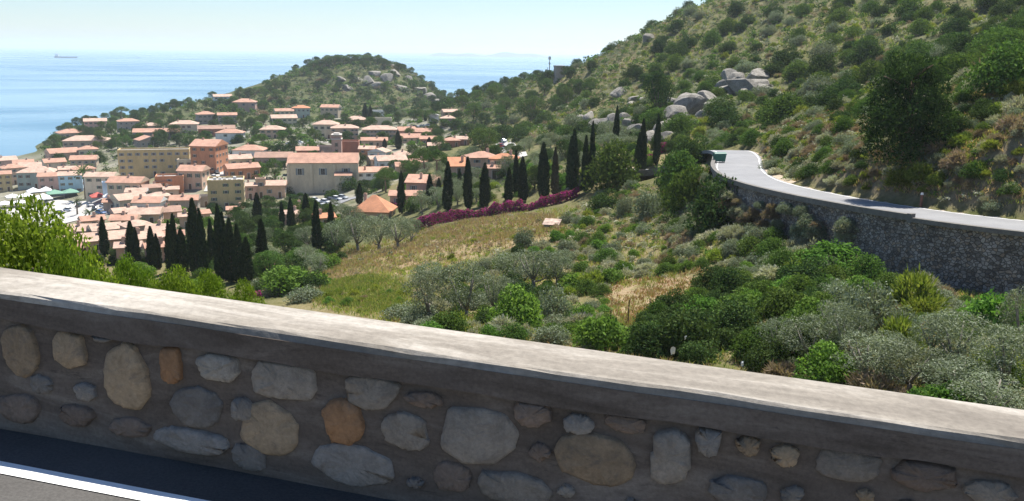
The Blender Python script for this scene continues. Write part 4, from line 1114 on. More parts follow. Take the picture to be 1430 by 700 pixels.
HOUSES = []
SH = "on the wooded point"; HB = "in the harbour row"; OT = "in the old town"; MT = "in mid town"
HL = "on the headland slope"; BK = "below the saddle"; GR = "behind the grove"
for a in [
    # wooded point by the shore
    (102,194,30,7,8,.7,"hip","a","t",SH),(120,207,52,9,-6,.5,"hip","a","p",SH),(92,224,34,9,10,.7,"gable","e","t",SH),(124,219,22,9,0,.8,"hip","c","t",SH),(134,181,26,10,0,.6,"gable","k","p",SH),
    (181,182,25,11,5,.6,"hip","s","t",SH),(212,186,20,9,0,.8,"hip","a","p",SH),(219,197,56,11,-4,.35,"gable","s","t",SH),(212,207,28,10,12,.8,"gend","s","t",SH),(257,189,34,14,-5,.6,"hip","c","p",SH),
    # headland slope
    (290,173,23,12,8,.7,"hip","s","t",HL),(318,173,24,11,0,.6,"gable","s","t",HL),(341,157,29,13,-6,.7,"hip","k","t",HL),(312,145,23,9,5,.6,"gable","w","p",HL),(303,191,46,10,0,.4,"gable","r","b",HL),
    (320,201,34,14,-8,.6,"hip","w","t",HL),(421,165,23,13,0,.7,"hip","n","o",HL),(398,166,24,10,6,.6,"gable","c","t",HL),(460,164,24,13,-10,.7,"gable","a","t",HL),(398,177,33,11,5,.6,"gable","c","p",HL),
    (380,194,31,12,-5,.7,"hip","e","p",HL),(455,194,33,19,-4,.7,"hip","c","p",HL),(499,177,30,9,4,.7,"hip","e","p",HL),(534,177,25,10,0,.7,"flat","c","g",HL),(528,165,17,9,0,.7,"flat","w","g",HL),
    # back of town
    (626,176,20,10,0,.8,"hip","k","p",BK),(630,164,20,7,10,.8,"gable","e","p",BK),(606,173,13,11,0,.9,"gend","w","g",BK),(570,190,24,7,10,.9,"gable","k","t",BK),(588,193,24,8,-10,.9,"gable","r","t",BK),(575,200,28,7,6,.8,"gable","e","t",BK),
    (598,203,22,8,-4,.8,"gable","r","t",BK),(632,206,22,9,8,.8,"hip","r","t",BK),(645,203,20,8,-8,.8,"gable","r","p",BK),(609,212,22,7,0,.8,"gable","e","p",BK),
    # middle of town
    (430,223,29,12,0,.7,"gable","r","t",MT),(512,223,21,14,-6,.8,"gable","o","p",MT),(526,224,26,11,-14,.8,"gend","w","p",MT),(523,206,35,9,0,.5,"gable","e","t",MT),(346,223,40,12,-10,.7,"hip","w","t",MT),
    (337,233,29,10,6,.8,"gable","c","p",MT),(342,250,42,14,10,.6,"gable","o","t",MT),(382,233,48,12,-4,.6,"gable","s","b",MT),(549,238,40,13,8,.7,"gable","w","p",MT),(570,242,32,7,4,.7,"gable","e","t",MT),
    (530,232,24,9,12,.8,"gable","e","p",MT),(350,279,17,18,0,.9,"gable","k","p",MT),(365,277,13,24,0,1.0,"flat","e","g",MT),(384,277,27,17,-6,.9,"gable","e","p",MT),(266,265,32,24,-14,.9,"gable","e","t",MT),
    (265,241,30,15,-6,.8,"flat","c","g",MT),(288,290,17,13,0,.9,"flat","s","g",MT),(560,225,26,8,-6,.8,"hip","c","p",MT),(585,236,22,8,0,.8,"gable","k","t",MT),(410,245,16,12,0,.9,"gable","e","p",MT),
    # harbour front
    (7,268,17,21,0,.9,"gable","y","t",HB),(22,258,24,20,8,.8,"hip","e","t",HB),(51,263,41,19,-8,.7,"hip","n","p",HB),(73,266,30,17,-6,.6,"gable","k","t",HB),(100,270,27,22,-5,.7,"gable","u","p",HB),(140,277,35,27,-14,.6,"gable","c","p",HB),
    (152,281,12,22,0,.9,"flat","u","g",HB),(174,283,42,25,-16,.7,"gable","a","t",HB),(10,236,24,10,6,.8,"gable","k","p",HB),(46,246,30,11,-4,.7,"gable","e","p",HB),(79,243,24,14,6,.8,"gable","c","t",HB),(117,238,30,13,-6,.7,"gable","a","t",HB),
    (120,250,26,12,8,.7,"hip","a","t",HB),(34,240,22,10,0,.8,"gable","e","t",HB),(96,253,20,14,0,.8,"gable","e","p",HB),
    # old town
    (188,296,36,16,14,.8,"gable","c","p",OT),(205,302,34,17,-12,.8,"gable","w","t",OT),(225,290,26,14,6,.8,"hip","e","p",OT),(257,294,34,13,-6,.7,"gable","s","t",OT),(178,310,28,12,10,.8,"gable","k","p",OT),(202,315,36,14,-8,.8,"gable","e","p",OT),
    (232,312,38,14,4,.7,"gable","e","b",OT),(262,322,18,18,0,.9,"gable","e","p",OT),(172,322,30,12,-10,.8,"gable","e","t",OT),(196,331,32,14,12,.8,"hip","k","p",OT),(224,337,32,14,-6,.8,"gable","e","p",OT),(152,336,34,12,8,.8,"gable","c","p",OT),
    (118,338,42,12,-10,.7,"gable","a","p",OT),(156,354,58,14,4,.6,"gable","e","p",OT),(110,356,40,12,-6,.7,"gable","e","p",OT),(208,352,38,14,10,.8,"gable","e","p",OT),(180,366,28,14,-4,.8,"gable","k","p",OT),(242,348,26,14,0,.8,"gable","e","t",OT),
    (158,296,22,12,-6,.8,"gable","e","t",OT),(215,278,22,14,10,.8,"gable","a","b",OT),(240,278,18,12,0,.8,"gable","e","p",OT),(132,322,26,10,6,.8,"gable","e","t",OT),(190,284,24,14,-8,.8,"gable","w","p",OT),
    (75,352,36,12,4,.7,"gable","a","p",OT),(90,368,40,12,-8,.7,"gable","e","t",OT),(222,366,26,12,6,.8,"gable","k","t",OT),(282,312,22,12,8,.8,"gable","k","t",OT),(330,305,22,9,0,.7,"gable","e","t",GR),
    # behind the grove, by the meadow
    (424,302,20,9,8,.8,"gable","e","t",GR),(404,314,22,9,-6,.8,"gable","k","p",GR),(455,320,26,10,10,.8,"gable","e","o",GR)]:
    HOUSES.append(house(*a)[0])
number_off(HOUSES, "from the sea")
# ---- buildings that stand out
house(217,247,86,33,-7,.28,"flat","y","g","",label="long four-storey yellow block with flat roofs above the harbour",storeys=4,cols=9,name="apartment_building")
house(285,241,34,34,-24,1.2,"gable","o","t","",label="tall orange gabled building beside the sloping street",storeys=4)
house(238,272,34,22,-5,.7,"flat","o","g","",label="bright orange house with a terrace on its flat roof",storeys=3,cols=1)
house(227,273,14,18,-5,1.2,"gable","o","t","",label="low orange wing beside the orange terrace house",storeys=2)
r_, w, d, h, ds = house(317,293,46,37,-3,.8,"flat","y","g","",label="square ochre building with a cluttered grey roof above the grove",storeys=4,cols=3)
mb = MB()
for k in range(7): x = -w/2 + w * (k + .5) / 7 * .95; mb.box(x - .5, x + .45, 0.6 + (k % 3) * 1.6, 1.5 + (k % 3) * 1.6, h + .1, h + .9 + .3 * (k % 2), 0)
new_obj("roof_shed", mb.mesh("roof_shed", [WALLS["w"][1]]), parent=r_)
house(482,197,36,17,0,.55,"hip","e","p","",label="peach school-like wing with hipped roof behind the bell tower",storeys=3,cols=7,name="school_building")
house(530,199,46,17,-3,.5,"hip","e","p","",label="longer peach school-like wing with two rows of windows",storeys=3,cols=9,name="school_building")
house(489,221,24,21,-4,.9,"flat","r","b","",label="windowless brown church body beside the bell tower",win=False,name="church_building")
house(454,220,21,13,-4,.8,"flat","s","b","",label="low brown annex on the other flank of the bell tower",win=False,name="church_building")
# hall with piers
r_, w, d, h, ds = house(452,270,92,41,-5,.5,"gable","c","t","",label="long cream hall with buttress piers and a tiled roof",storeys=1,win=False,rise=3.2,name="hall_building")
for k in range(4):
    x = -w/2 + w * k / 3.0; mb = MB(); mb.box(x - .45, x + .45, -.55, -.005, -6, h * .97, 0); new_obj("pier", mb.mesh("pier", [WALLS["c"][1]]), parent=r_)
for k in range(3):
    x = -w/2 + w * (k + .5) / 3.0; o = new_obj("window", WIN[2], parent=r_); o.location = (x, -.003, h * .72); o.scale = (1.6, 1, 2.0)
mb = MB(); mb.box(w * .18, w * .42, -3.0, -.56, -6, h * .62, 0); mb.add([(w*.17, -3.2, h*.62), (w*.43, -3.2, h*.62), (w*.43, -.56, h*.72), (w*.17, -.56, h*.72)], [(0,1,2,3)], 1)
new_obj("side_chapel", mb.mesh("side_chapel", [WALLS["c"][1], ROOFS["t"][1]]), parent=r_)
# bell tower
P, D = hit(470.5, 224); ds = math.hypot(D, CAM_Z - P[2]); tw = 13 * ds / F; th = 35 * ds / F
bt = new_obj("bell_tower", None, label="square pink bell tower with arched openings and stepped top", cat="tower"); bt.location = P; bt.rotation_euler = (0, 0, -atan2(P[0], P[1]) - radians(6))
hw_ = tw / 2; mb = MB(); mb.box(-hw_, hw_, 0, tw, -6, th * .80, 0); new_obj("shaft", mb.mesh("shaft", [WALLS["k"][1]]), parent=bt)
mb = MB(); mb.box(-hw_ - .25, hw_ + .25, -.25, tw + .25, th * .80, th * .84, 0); new_obj("cornice", mb.mesh("cornice", [SURR]), parent=bt)
mb = MB()
for sx in (-1, 1):
    for y_ in (0.0, tw - .8): mb.box(sx * hw_ - (.8 if sx > 0 else 0), sx * hw_ + (.8 if sx < 0 else 0), y_, y_ + .8, th * .84, th * .97, 0)
mb.box(-hw_ + .8, hw_ - .8, .3, tw - .3, th * .84, th * .86, 0)
new_obj("belfry", mb.mesh("belfry", [WALLS["k"][1]]), parent=bt)
mb = MB(); mb.box(-hw_ - .15, hw_ + .15, -.15, tw + .15, th * .97, th * 1.0, 0); mb.box(-hw_ * .6, hw_ * .6, tw * .2, tw * .8, th, th * 1.05, 0); new_obj("crown", mb.mesh("top_slab", [SURR]), parent=bt)
for z in (.35, .6):
    o = new_obj("opening", WIN[1], parent=bt); o.location = (0, -.003, th * z); o.scale = (.75, 1, 1.4)
# low white house and villas on the slope
house(521,258,45,17,4,.6,"shed","w","t","",label="long white house with a low red roof above the parking",storeys=2,cols=4,rise=1.2)
house(588,272,42,16,-10,.7,"shed","k","t","",label="pink stepped hillside house with tiled roof below the umbrella pines",storeys=1,rise=1.6)
house(602,270,16,12,-10,.9,"gable","k","t","",label="small pink annex of the stepped hillside house",win=True,storeys=1)
house(566,288,42,9,-4,.6,"gable","k","t","",label="low pink house among shrubs below the stepped hillside house",storeys=1)
house(518,312,50,14,-14,.9,"hip","e","o","",label="house with a bright orange pyramid roof beside the olives",rise=3.6,storeys=1)
house(676,240,40,19,12,.8,"hip","e","t","",label="terracotta villa with hipped roof behind the cypress row",storeys=2)
house(702,243,36,20,-8,.8,"hip","e","o","",label="orange-roofed wing joined to the villa behind the cypress row",storeys=2)
house(641,246,24,13,6,.9,"shed","e","o","",label="low lean-to roofed house beside the cypress-row villa",storeys=1,rise=2.2)
house(690,250,18,9,0,.9,"gable","k","t","",label="little pink outbuilding in front of the villa",storeys=1)

# ---- square by the harbour, streets and car park, draped on the ground
M_PAVE = plain("pale_paving", (0.42, 0.40, 0.37), 0.9, 0.15, 0.25, "World")
def drape(name, pix, width, mat, label, lift=0.22, step=1.5):
    C = np.array([hit(u, v)[0][:2] for u, v in pix]); 
    seg = np.concatenate([[0], np.cumsum(np.linalg.norm(np.diff(C, axis=0), axis=1))]); n_ = max(3, int(seg[-1] / step))
    s = np.linspace(0, seg[-1], n_); Q = np.stack([np.interp(s, seg, C[:, 0]), np.interp(s, seg, C[:, 1])], 1)
    T = np.gradient(Q, axis=0); T /= np.linalg.norm(T, axis=1)[:, None]; nr = np.stack([T[:, 1], -T[:, 0]], 1); k = max(3, int(width / 1.5)); V = []
    for i in range(n_):
        for j in range(k + 1):
            p = Q[i] + nr[i] * width * (j / k - .5); V.append((p[0], p[1], hgt_fast(p[0], p[1]) + lift))
    Fq = [(i*(k+1)+j, i*(k+1)+j+1, (i+1)*(k+1)+j+1, (i+1)*(k+1)+j) for i in range(n_ - 1) for j in range(k)]
    return new_obj(name, mesh_np(name, V, Fq, [mat]), kind="structure", label=label)
# ground height from the built mesh (bilinear on its grid)
def hgt_fast(x, y):
    i = int(np.clip(np.searchsorted(GX, x) - 1, 0, nx - 2)); j = int(np.clip(np.searchsorted(GY, y) - 1, 0, ny - 2))
    fx = (x - GX[i]) / (GX[i+1] - GX[i]); fy = (y - GY[j]) / (GY[j+1] - GY[j])
    return (ZZ[j, i] * (1-fx) + ZZ[j, i+1] * fx) * (1-fy) + (ZZ[j+1, i] * (1-fx) + ZZ[j+1, i+1] * fx) * fy
drape("street", [(345,204),(332,215),(322,228),(310,243),(302,256),(296,268)], 6, M_PAVE, "pale street sloping down between the town houses")
drape("plaza", [(30,290),(75,294),(120,298),(150,300)], 34, M_PAVE, "pale open square by the harbour")
drape("car_park", [(425,290),(455,284),(480,278)], 16, M_ROADFAR, "asphalt car park below the long hall")
drape("street", [(722,192),(706,196),(702,203),(712,212),(722,222)], 6, M_PAVE, "short pale road curving above the villa")
drape("street", [(378,212),(400,205),(430,200),(460,200)], 6, M_PAVE, "pale street behind the middle of town")
drape("car_park", [(560,181),(585,178),(605,176)], 12, M_ROADFAR, "parking strip below the headland")

# ---- cars
CARP = [("white", plain("car_white", (0.75, 0.75, 0.74), 0.3, 0.02, spec=0.5)), ("dark", plain("car_dark", (0.03, 0.035, 0.045), 0.3, 0.05, spec=0.5)), ("silver", plain("car_silver", (0.42, 0.43, 0.44), 0.3, 0.03, spec=0.5)), ("red", plain("car_red", (0.42, 0.03, 0.025), 0.3, 0.03, spec=0.5)), ("blue", plain("car_blue", (0.05, 0.12, 0.28), 0.3, 0.03, spec=0.5))]
TYRE = plain("tyre", (0.02, 0.02, 0.02), 0.9, 0.1)
def loft(sections, m=0, mb=None):
    k = len(sections[0]); V = [p for s in sections for p in s]
    Fq = [(i*k+j, i*k+(j+1) % k, (i+1)*k+(j+1) % k, (i+1)*k+j) for i in range(len(sections) - 1) for j in range(k)]
    Fq += [tuple(range(k))[::-1], tuple((len(sections)-1)*k + j for j in range(k))]
    mb.add(V, Fq, m)
def csec(y, w, z0, z1): return [(-w, y, z0), (w, y, z0), (w * 1.02, y, z0 + (z1-z0)*.55), (w * .93, y, z1), (-w * .93, y, z1), (-w * 1.02, y, z0 + (z1-z0)*.55)]
mb = MB(); loft([csec(-2.05,.70,.35,.68), csec(-1.9,.82,.25,.78), csec(-.9,.85,.22,.88), csec(.9,.85,.22,.92), csec(1.8,.82,.25,.90), csec(2.02,.72,.35,.8)], 0, mb); CAR_BODY = mb
mb2 = MB(); loft([csec(-1.0,.72,.87,.93), csec(-.35,.68,.87,1.38), csec(.9,.68,.87,1.42), csec(1.6,.70,.88,.98)], 0, mb2)
mb3 = MB(); mb3.box(-.60, .60, -.36, .95, 1.40, 1.445, 0)
mbw = MB(); mbw.tube([(-.1, 0, 0), (.1, 0, 0)], [.31, .31], 12)
CAR_BM = [CAR_BODY.mesh("body", [c[1]]) for c in CARP]; CAR_TM = [mb3.mesh("top_panel", [c[1]]) for c in CARP]; CAR_GM = mb2.mesh("glasshouse", [GLASS]); WHEEL = mbw.mesh("wheel", [TYRE])
def car(u, v, ci, yaw, where):
    P, D = hit(u, v)
    o = new_obj("parked_car", None, label=f"{CARP[ci][0]} car parked {where}", cat="car", group=f"cars parked {where}"); o.location = (P[0], P[1], hgt_fast(P[0], P[1]) + .24); o.rotation_euler = (0, 0, radians(yaw))
    new_obj("body", CAR_BM[ci], parent=o); new_obj("windows", CAR_GM, parent=o).name = "glasshouse"; new_obj("top_panel", CAR_TM[ci], parent=o)
    for sx in (-.78, .78):
        for sy in (-1.25, 1.3): wq = new_obj("wheel", WHEEL, parent=o); wq.location = (sx, sy, .31)
for u, v, c, y in [(84,300,1,80),(96,296,0,70),(132,294,1,20),(141,300,4,60),(126,289,2,40),(110,290,1,10),(146,291,0,60),(75,306,0,80)]: car(u, v, c, y, "on the harbour square")
for u, v, c, y in [(430,293,0,60),(438,290,0,60),(446,288,2,60),(454,285,0,60),(462,283,1,60),(470,281,0,60),(478,279,2,60),(425,286,1,60),(440,282,0,60),(470,290,0,10)]: car(u, v, c, y, "in the car park below the long hall")
for u, v, c, y in [(316,222,0,30),(311,229,2,30),(307,236,0,30),(303,243,1,30),(299,250,0,30),(323,215,1,30)]: car(u, v, c, y, "along the sloping street")
for u, v, c, y in [(704,199,0,20),(700,207,3,60),(717,192,0,70),(708,210,0,60)]: car(u, v, c, y, "beside the short road above the villa")
for u, v, c, y in [(405,203,0,80),(418,201,0,80),(432,199,2,80),(570,180,0,80),(580,179,1,80),(590,178,0,80),(600,177,0,80)]: car(u, v, c, y, "on the streets behind town")

# ---- white market canopies and a palm on the harbour square
CANV = plain("white_canvas", (0.80, 0.80, 0.78), 0.8, 0.04); CANVG = plain("green_canvas", (0.16, 0.30, 0.22), 0.8, 0.06); CANVR = plain("red_canvas", (0.45, 0.10, 0.08), 0.8, 0.06); STEEL = plain("painted_steel", (0.35, 0.36, 0.37), 0.5, 0.08)
def canopy(u, v, wpx, dep, hh, mat, label):
    P, D = hit(u, v); ds = math.hypot(D, CAM_Z - P[2]); w = wpx * ds / F
    o = new_obj("market_canopy", None, label=label, cat="canopy"); o.location = (P[0], P[1], hgt_fast(P[0], P[1])); o.rotation_euler = (0, 0, -atan2(P[0], P[1]) + radians(8))
    mb = MB(); n_ = max(1, int(w / 5)); 
    for k in range(n_):
        a = -w/2 + w * k / n_; b_ = -w/2 + w * (k+1) / n_; c = (a + b_) / 2
        mb.add([(a,0,hh*.62),(b_,0,hh*.62),(b_,dep,hh*.62),(a,dep,hh*.62),(c,dep/2,hh),(a,0,hh*.54),(b_,0,hh*.54),(b_,dep,hh*.54),(a,dep,hh*.54)], [(0,1,4),(1,2,4),(2,3,4),(3,0,4),(5,6,1,0),(6,7,2,1),(7,8,3,2),(8,5,0,3)])
    new_obj("canvas", mb.mesh("canvas", [mat]), parent=o)
    for k in range(n_ + 1):
        for y_ in (0, dep):
            mb = MB(); x = -w/2 + w * k / n_; mb.box(x - .05, x + .05, y_ - .05, y_ + .05, -.3, hh * .6, 0); new_obj("post", mb.mesh("post", [STEEL]), parent=o)
canopy(58, 276, 28, 6, 4.6, CANV, "wide white canvas canopy at the harbour edge of the square")
canopy(64, 288, 18, 9, 5.2, CANV, "tall white peaked canopy on the harbour square")
canopy(90, 278, 36, 7, 4.2, CANVG, "long green canvas canopy on the harbour square")
canopy(30, 282, 30, 6, 3.6, CANV, "low white canopy beside the yellow harbour house")
canopy(20, 291, 34, 6, 3.2, CANV, "white awning nearest the lime-green tree")
canopy(139, 285, 17, 6, 4.0, CANVR, "red canopy in front of the cream harbour house")
canopy(155, 286, 13, 6, 4.0, CANV, "small white canopy beside the red canopy")
PALM = foliage("palm_frond", [(0.05, 0.085, 0.03), (0.07, 0.11, 0.04), (0.09, 0.13, 0.05)], 0.25)
def palm(u, v, hpx, label):
    P, D = hit(u, v); ds = math.hypot(D, CAM_Z - P[2]); h = hpx * ds / F; rg = random.Random(int(u))
    o = new_obj("palm_tree", None, label=label, cat="tree"); o.location = (P[0], P[1], hgt_fast(P[0], P[1]))
    mb = MB(); mb.tube([(0,0,-.5),(.1,0,h*.4),(.05,.1,h*.82)], [.34,.25,.22], 8); new_obj("trunk", mb.mesh("trunk", [BARK], True), parent=o)
    pos = []; ax = []; Ls = []
    for k in range(34):
        a = rg.uniform(0, 6.28); el = rg.uniform(-.3, 1.2); L = rg.uniform(.30, .42) * h
        p = Vector((0.05, .1, h * .82)); dirv = Vector((cos(a)*cos(el), sin(a)*cos(el), sin(el)))
        for s in range(7):
            pos.append(p + dirv * (L/14)); ax.append(tuple(dirv)); Ls.append(L / 7 * 1.3); p = p + dirv * (L/7); dirv = (dirv + Vector((0,0,-.17))).normalized()
    nn = len(pos); V, Q = kites(np.array([tuple(p) for p in pos]), np.array(ax), np.random.RandomState(3).randn(nn, 3) * .4 + [0,0,1], np.array(Ls), np.full(nn, .06 * h))
    new_obj("crown", mesh_np("crown", V, Q, [PALM]), parent=o)
palm(119, 278, 40, "tall palm in front of the harbour houses"); palm(108, 300, 20, "short bushy palm on the harbour square"); palm(126, 319, 24, "palm at the lower edge of the harbour square")

# granite boulders
m, n, l, b = nt("granite"); v = coords(n, l, "World"); a = noise(n, l, v, 0.5, 6, .7); f_ = noise(n, l, v, 4, 5, .75)
r = ramp(n, [(.3, (.15,.135,.115)), (.5, (.26,.24,.205)), (.68, (.36,.335,.295))]); l.new(a.outputs[0], r.inputs[0]); r2 = ramp(n, [(.3,(.6,.58,.55)),(.65,(1.08,1.08,1.08))]); l.new(f_.outputs[0], r2.inputs[0])
l.new(mixc(n, l, .8, r.outputs[0], r2.outputs[0], 'MULTIPLY'), b.inputs["Base Color"]); b.inputs["Roughness"].default_value = .95; bump(n, l, f_.outputs[0], .8, .3, b)
GRAN = m
import bmesh
def rock_mesh(seed):
    bm = bmesh.new(); bmesh.ops.create_icosphere(bm, subdivisions=3, radius=1.0); rr = random.Random(seed)
    planes = [(Vector((rr.gauss(0,1), rr.gauss(0,1), rr.gauss(0,.8))).normalized(), rr.uniform(.45, .8)) for _ in range(13)]
    for vv in bm.verts:
        for nn, dd in planes:
            e = vv.co.dot(nn) - dd
            if e > 0: vv.co -= nn * e * .9
        vv.co *= 1 + .05 * sin(vv.co.x * 5 + seed) * sin(vv.co.y * 6 + 2 * seed)
    me = bpy.data.meshes.new("boulder"); bm.to_mesh(me); bm.free(); me.materials.append(GRAN)
    return me
ROCKS = [rock_mesh(k) for k in range(6)]
HB_ = "in the granite outcrop on the big hillside"; HD_ = "on the headland hill"
RL = []
for cu, cv, du, dv, n_, w0, w1 in [(1040,120,34,12,11,12,34),(966,154,32,10,11,12,30),(915,186,28,10,8,12,30),(850,176,40,8,7,12,30),(880,140,22,8,4,10,20)]:
    for k in range(n_): w_ = PRNG.uniform(w0, w1); RL.append((cu + PRNG.uniform(-du, du), cv + PRNG.uniform(-dv, dv), w_, w_ * PRNG.uniform(.4, .6), HB_))
for u, v, w, h_, wh in RL + [(1042,126,52,24,HB_),(1018,132,36,20,HB_),(1058,112,34,20,HB_),(1030,116,26,14,HB_),(1012,124,20,12,HB_),(968,156,44,24,HB_),(945,168,40,20,HB_),(985,146,34,18,HB_),(958,146,24,12,HB_),(930,178,36,16,HB_),(905,198,34,16,HB_),(917,186,30,14,HB_),(890,186,26,14,HB_),
                       (925,190,28,22,HB_),(866,132,24,10,HB_),(888,140,20,9,HB_),(905,58,20,10,HB_),(850,176,44,14,HB_),(820,190,36,10,HB_),(875,166,22,10,HB_),(790,128,22,6,HB_),(1000,170,22,12,HB_),(1075,132,16,8,HB_),(936,150,22,10,HB_),
                       (515,116,20,10,HD_),(524,104,16,7,HD_),(540,112,18,9,HD_),(552,104,14,7,HD_),(500,112,14,6,HD_),(530,122,16,7,HD_),(560,124,18,7,HD_),(585,128,22,9,HD_),(600,138,20,8,HD_),(478,112,14,5,HD_),(612,146,20,7,HD_),(548,94,12,5,HD_),(485,124,14,5,HD_),(570,112,14,6,HD_)]:
    P, D = hit(u, v); ds = math.hypot(D, CAM_Z - P[2]); o = new_obj("boulder", PRNG.choice(ROCKS), label=f"{'large' if w > 30 else 'smaller'} pale granite boulder {wh}", cat="rock", group=f"granite boulders {wh}")
    PLACED.append((P[0], P[1], w * .75 * ds / F)); o.location = (P[0], P[1], P[2] + h_ * .05 * ds / F); o.scale = (w * .72 * ds / F, w * .6 * ds / F, h_ * 1.0 * ds / F); o.rotation_euler = (PRNG.uniform(-.2,.2), PRNG.uniform(-.25,.25), PRNG.uniform(0, 6))
P, D = hit(1082, 517); o = new_obj("boulder", ROCKS[2], label="pale rock at the foot of the thicket just above the parapet", cat="rock"); o.location = P; o.scale = (.8, .6, .5)

# ================================================================== SCATTERED SHRUBS AND GRASS
ALLS = []   # (x, y, z, r, kind, where)
def zone(poly, Dlo, Dhi, count, rmin, rmax, kinds, weights, where, spacing=0.75, power=1.6, avoid=True):
    P = scatter(poly, Dlo, Dhi, count, rmin, rmax, spacing, power, avoid)
    wts = np.array(weights, float) / sum(weights)
    print("zone", where, len(P), "of", count)
    for p in P:
        ALLS.append((*p, kinds[SR.choice(len(kinds), p=wts)], where))
        PLACED.append((p[0], p[1], p[3]))
V1 = "in the valley below the stone retaining wall"; V2 = "on the slope between meadow and road bend"; V3 = "in the dark thicket below the parapet"; V4 = "at the edge of the dry meadow"
B1 = "on the bank above the far road"; H1 = "on the big hillside"; G1 = "around the cypress grove"; C1 = "on the headland hill"; T1 = "between the town houses"; Q1 = "on the slope behind the cypress row"
zone([(905,420),(1000,395),(1150,400),(1160,470),(1100,520),(900,500)], 40, 100, 110, 1.1, 2.6, ["dark_shrub","mastic_shrub","bright_shrub"], [5,4,1], V3, 0.6, 1.0)
zone([(1040,300),(1120,318),(1240,352),(1310,395),(1340,425),(1430,432),(1430,600),(1060,530),(1150,470),(1140,400),(1000,380)], 36, 105, 240, 0.7, 2.0, ["silver_shrub","mastic_shrub","bright_shrub","grey_shrub","twiggy_shrub","broom_shrub"], [4,3,3,4,2,1], V1, 0.62, 1.4)
zone([(560,470),(700,350),(820,340),(900,400),(900,500),(760,480),(640,480)], 50, 130, 180, 0.6, 1.9, ["grey_shrub","mastic_shrub","silver_shrub","bright_shrub","dark_shrub","broom_shrub"], [4,3,3,3,2,1.5], V2, 0.66, 1.4)
zone([(770,330),(800,290),(860,265),(960,250),(1050,290),(1060,330),(1010,390),(900,420),(820,400)], 75, 175, 330, 0.5, 1.7, ["silver_shrub","grey_shrub","mastic_shrub","broom_shrub","twiggy_shrub","bright_shrub"], [4,3,3,2,3,1.5], V2, 0.7, 1.5)
zone([(430,425),(430,380),(560,340),(640,320),(780,300),(800,330),(700,350),(560,440)], 85, 180, 60, 0.35, 0.9, ["broom_shrub","twiggy_shrub","grey_shrub","mastic_shrub"], [3,3,1,2], V4, 1.4, 1.5)
zone([(440,425),(480,400),(560,405),(580,450)], 70, 130, 40, 0.5, 1.1, ["broom_shrub","bright_shrub"], [4,1], V4, 0.8, 1.5)
zone([(1040,240),(1060,190),(1150,140),(1300,130),(1430,60),(1430,305),(1340,292),(1200,276),(1080,255)], 70, 150, 620, 0.55, 1.9, ["silver_shrub","twiggy_shrub","grey_shrub","mastic_shrub","broom_shrub","dark_shrub"], [4,3,2,3,2,2], B1, 0.56, 1.3)
zone([(120,330),(240,330),(330,330),(420,310),(480,300),(480,360),(440,410),(300,410),(120,385)], 110, 260, 200, 0.9, 2.6, ["dark_shrub","mastic_shrub","bright_shrub","grey_shrub"], [4,3,2,2], G1, 0.75, 1.4)
zone([(560,250),(720,225),(900,200),(920,260),(820,275),(720,285),(580,300)], 165, 330, 240, 0.8, 2.8, ["mastic_shrub","dark_shrub","grey_shrub","bright_shrub","broom_shrub"], [3,3,2,2,1], Q1, 0.85, 1.5)
zone([(300,330),(360,290),(480,285),(500,330),(470,360),(430,405),(370,405),(330,395)], 130, 300, 70, 1.8, 3.2, ["evergreen_oak","olive_tree","round_pine"], [3,3,1], G1, 0.8, 1.0)
zone([(560,252),(640,225),(760,205),(900,200),(920,255),(820,268),(720,280),(580,298)], 172, 340, 60, 1.8, 3.4, ["olive_tree","evergreen_oak","round_pine"], [4,2,1], Q1, 0.9, 1.0)
zone([(925,205),(1000,190),(1060,190),(1045,215),(985,240),(925,240)], 125, 220, 70, 0.9, 2.4, ["mastic_shrub","dark_shrub","grey_shrub"], [3,3,2], "behind the road bend", 0.7, 1.0)
zone([(590,322),(680,303),(770,300),(805,325),(720,345),(640,360),(600,368)], 105, 185, 260, 0.3, 0.75, ["twiggy_shrub","twiggy_shrub","silver_shrub","broom_shrub"], [4,3,1,1], "in the dry meadow", 0.75, 1.3)
zone([(340,172),(460,168),(640,165),(650,200),(600,240),(520,285),(400,282),(340,245)], 300, 640, 90, 2.6, 4.4, ["evergreen_oak","round_pine"], [3,2], T1, 0.8, 1.0)
zone([(55,228),(70,200),(100,172),(200,158),(300,138),(345,170),(330,200),(250,215),(160,235),(100,215)], 420, 900, 110, 3.0, 5.2, ["evergreen_oak","round_pine"], [4,2], "on the wooded point by the sea", 0.7, 1.0)
zone([(50,230),(60,205),(85,180),(110,168),(200,155),(300,136),(300,150),(200,172),(120,190),(90,220)], 440, 960, 120, 2.4, 4.5, ["dark_shrub","mastic_shrub"], [3,1], "along the shore of the wooded point", 0.6, 1.0)
zone([(600,165),(640,140),(700,118),(790,105),(830,130),(760,175),(690,205),(640,200)], 330, 760, 80, 3.2, 5.2, ["evergreen_oak","round_pine"], [3,2], "on the wooded saddle beside the sea", 0.7, 1.0)
# the big hillside
hill = [(640,150),(700,110),(830,70),(1000,-20),(1440,-40),(1440,70),(1340,140),(1150,150),(1060,190),(990,200),(880,215),(800,200),(720,200),(660,200)]
zone(hill, 125, 760, 800, 1.9, 4.8, ["mastic_shrub","dark_shrub","grey_shrub"], [4,4,1.5], H1, 0.8, 1.7)
zone(hill, 125, 640, 4400, 0.7, 2.0, ["mastic_shrub","dark_shrub","grey_shrub","twiggy_shrub","silver_shrub","broom_shrub"], [3,2.5,2.5,2.5,2,1.5], H1, 0.62, 1.3)
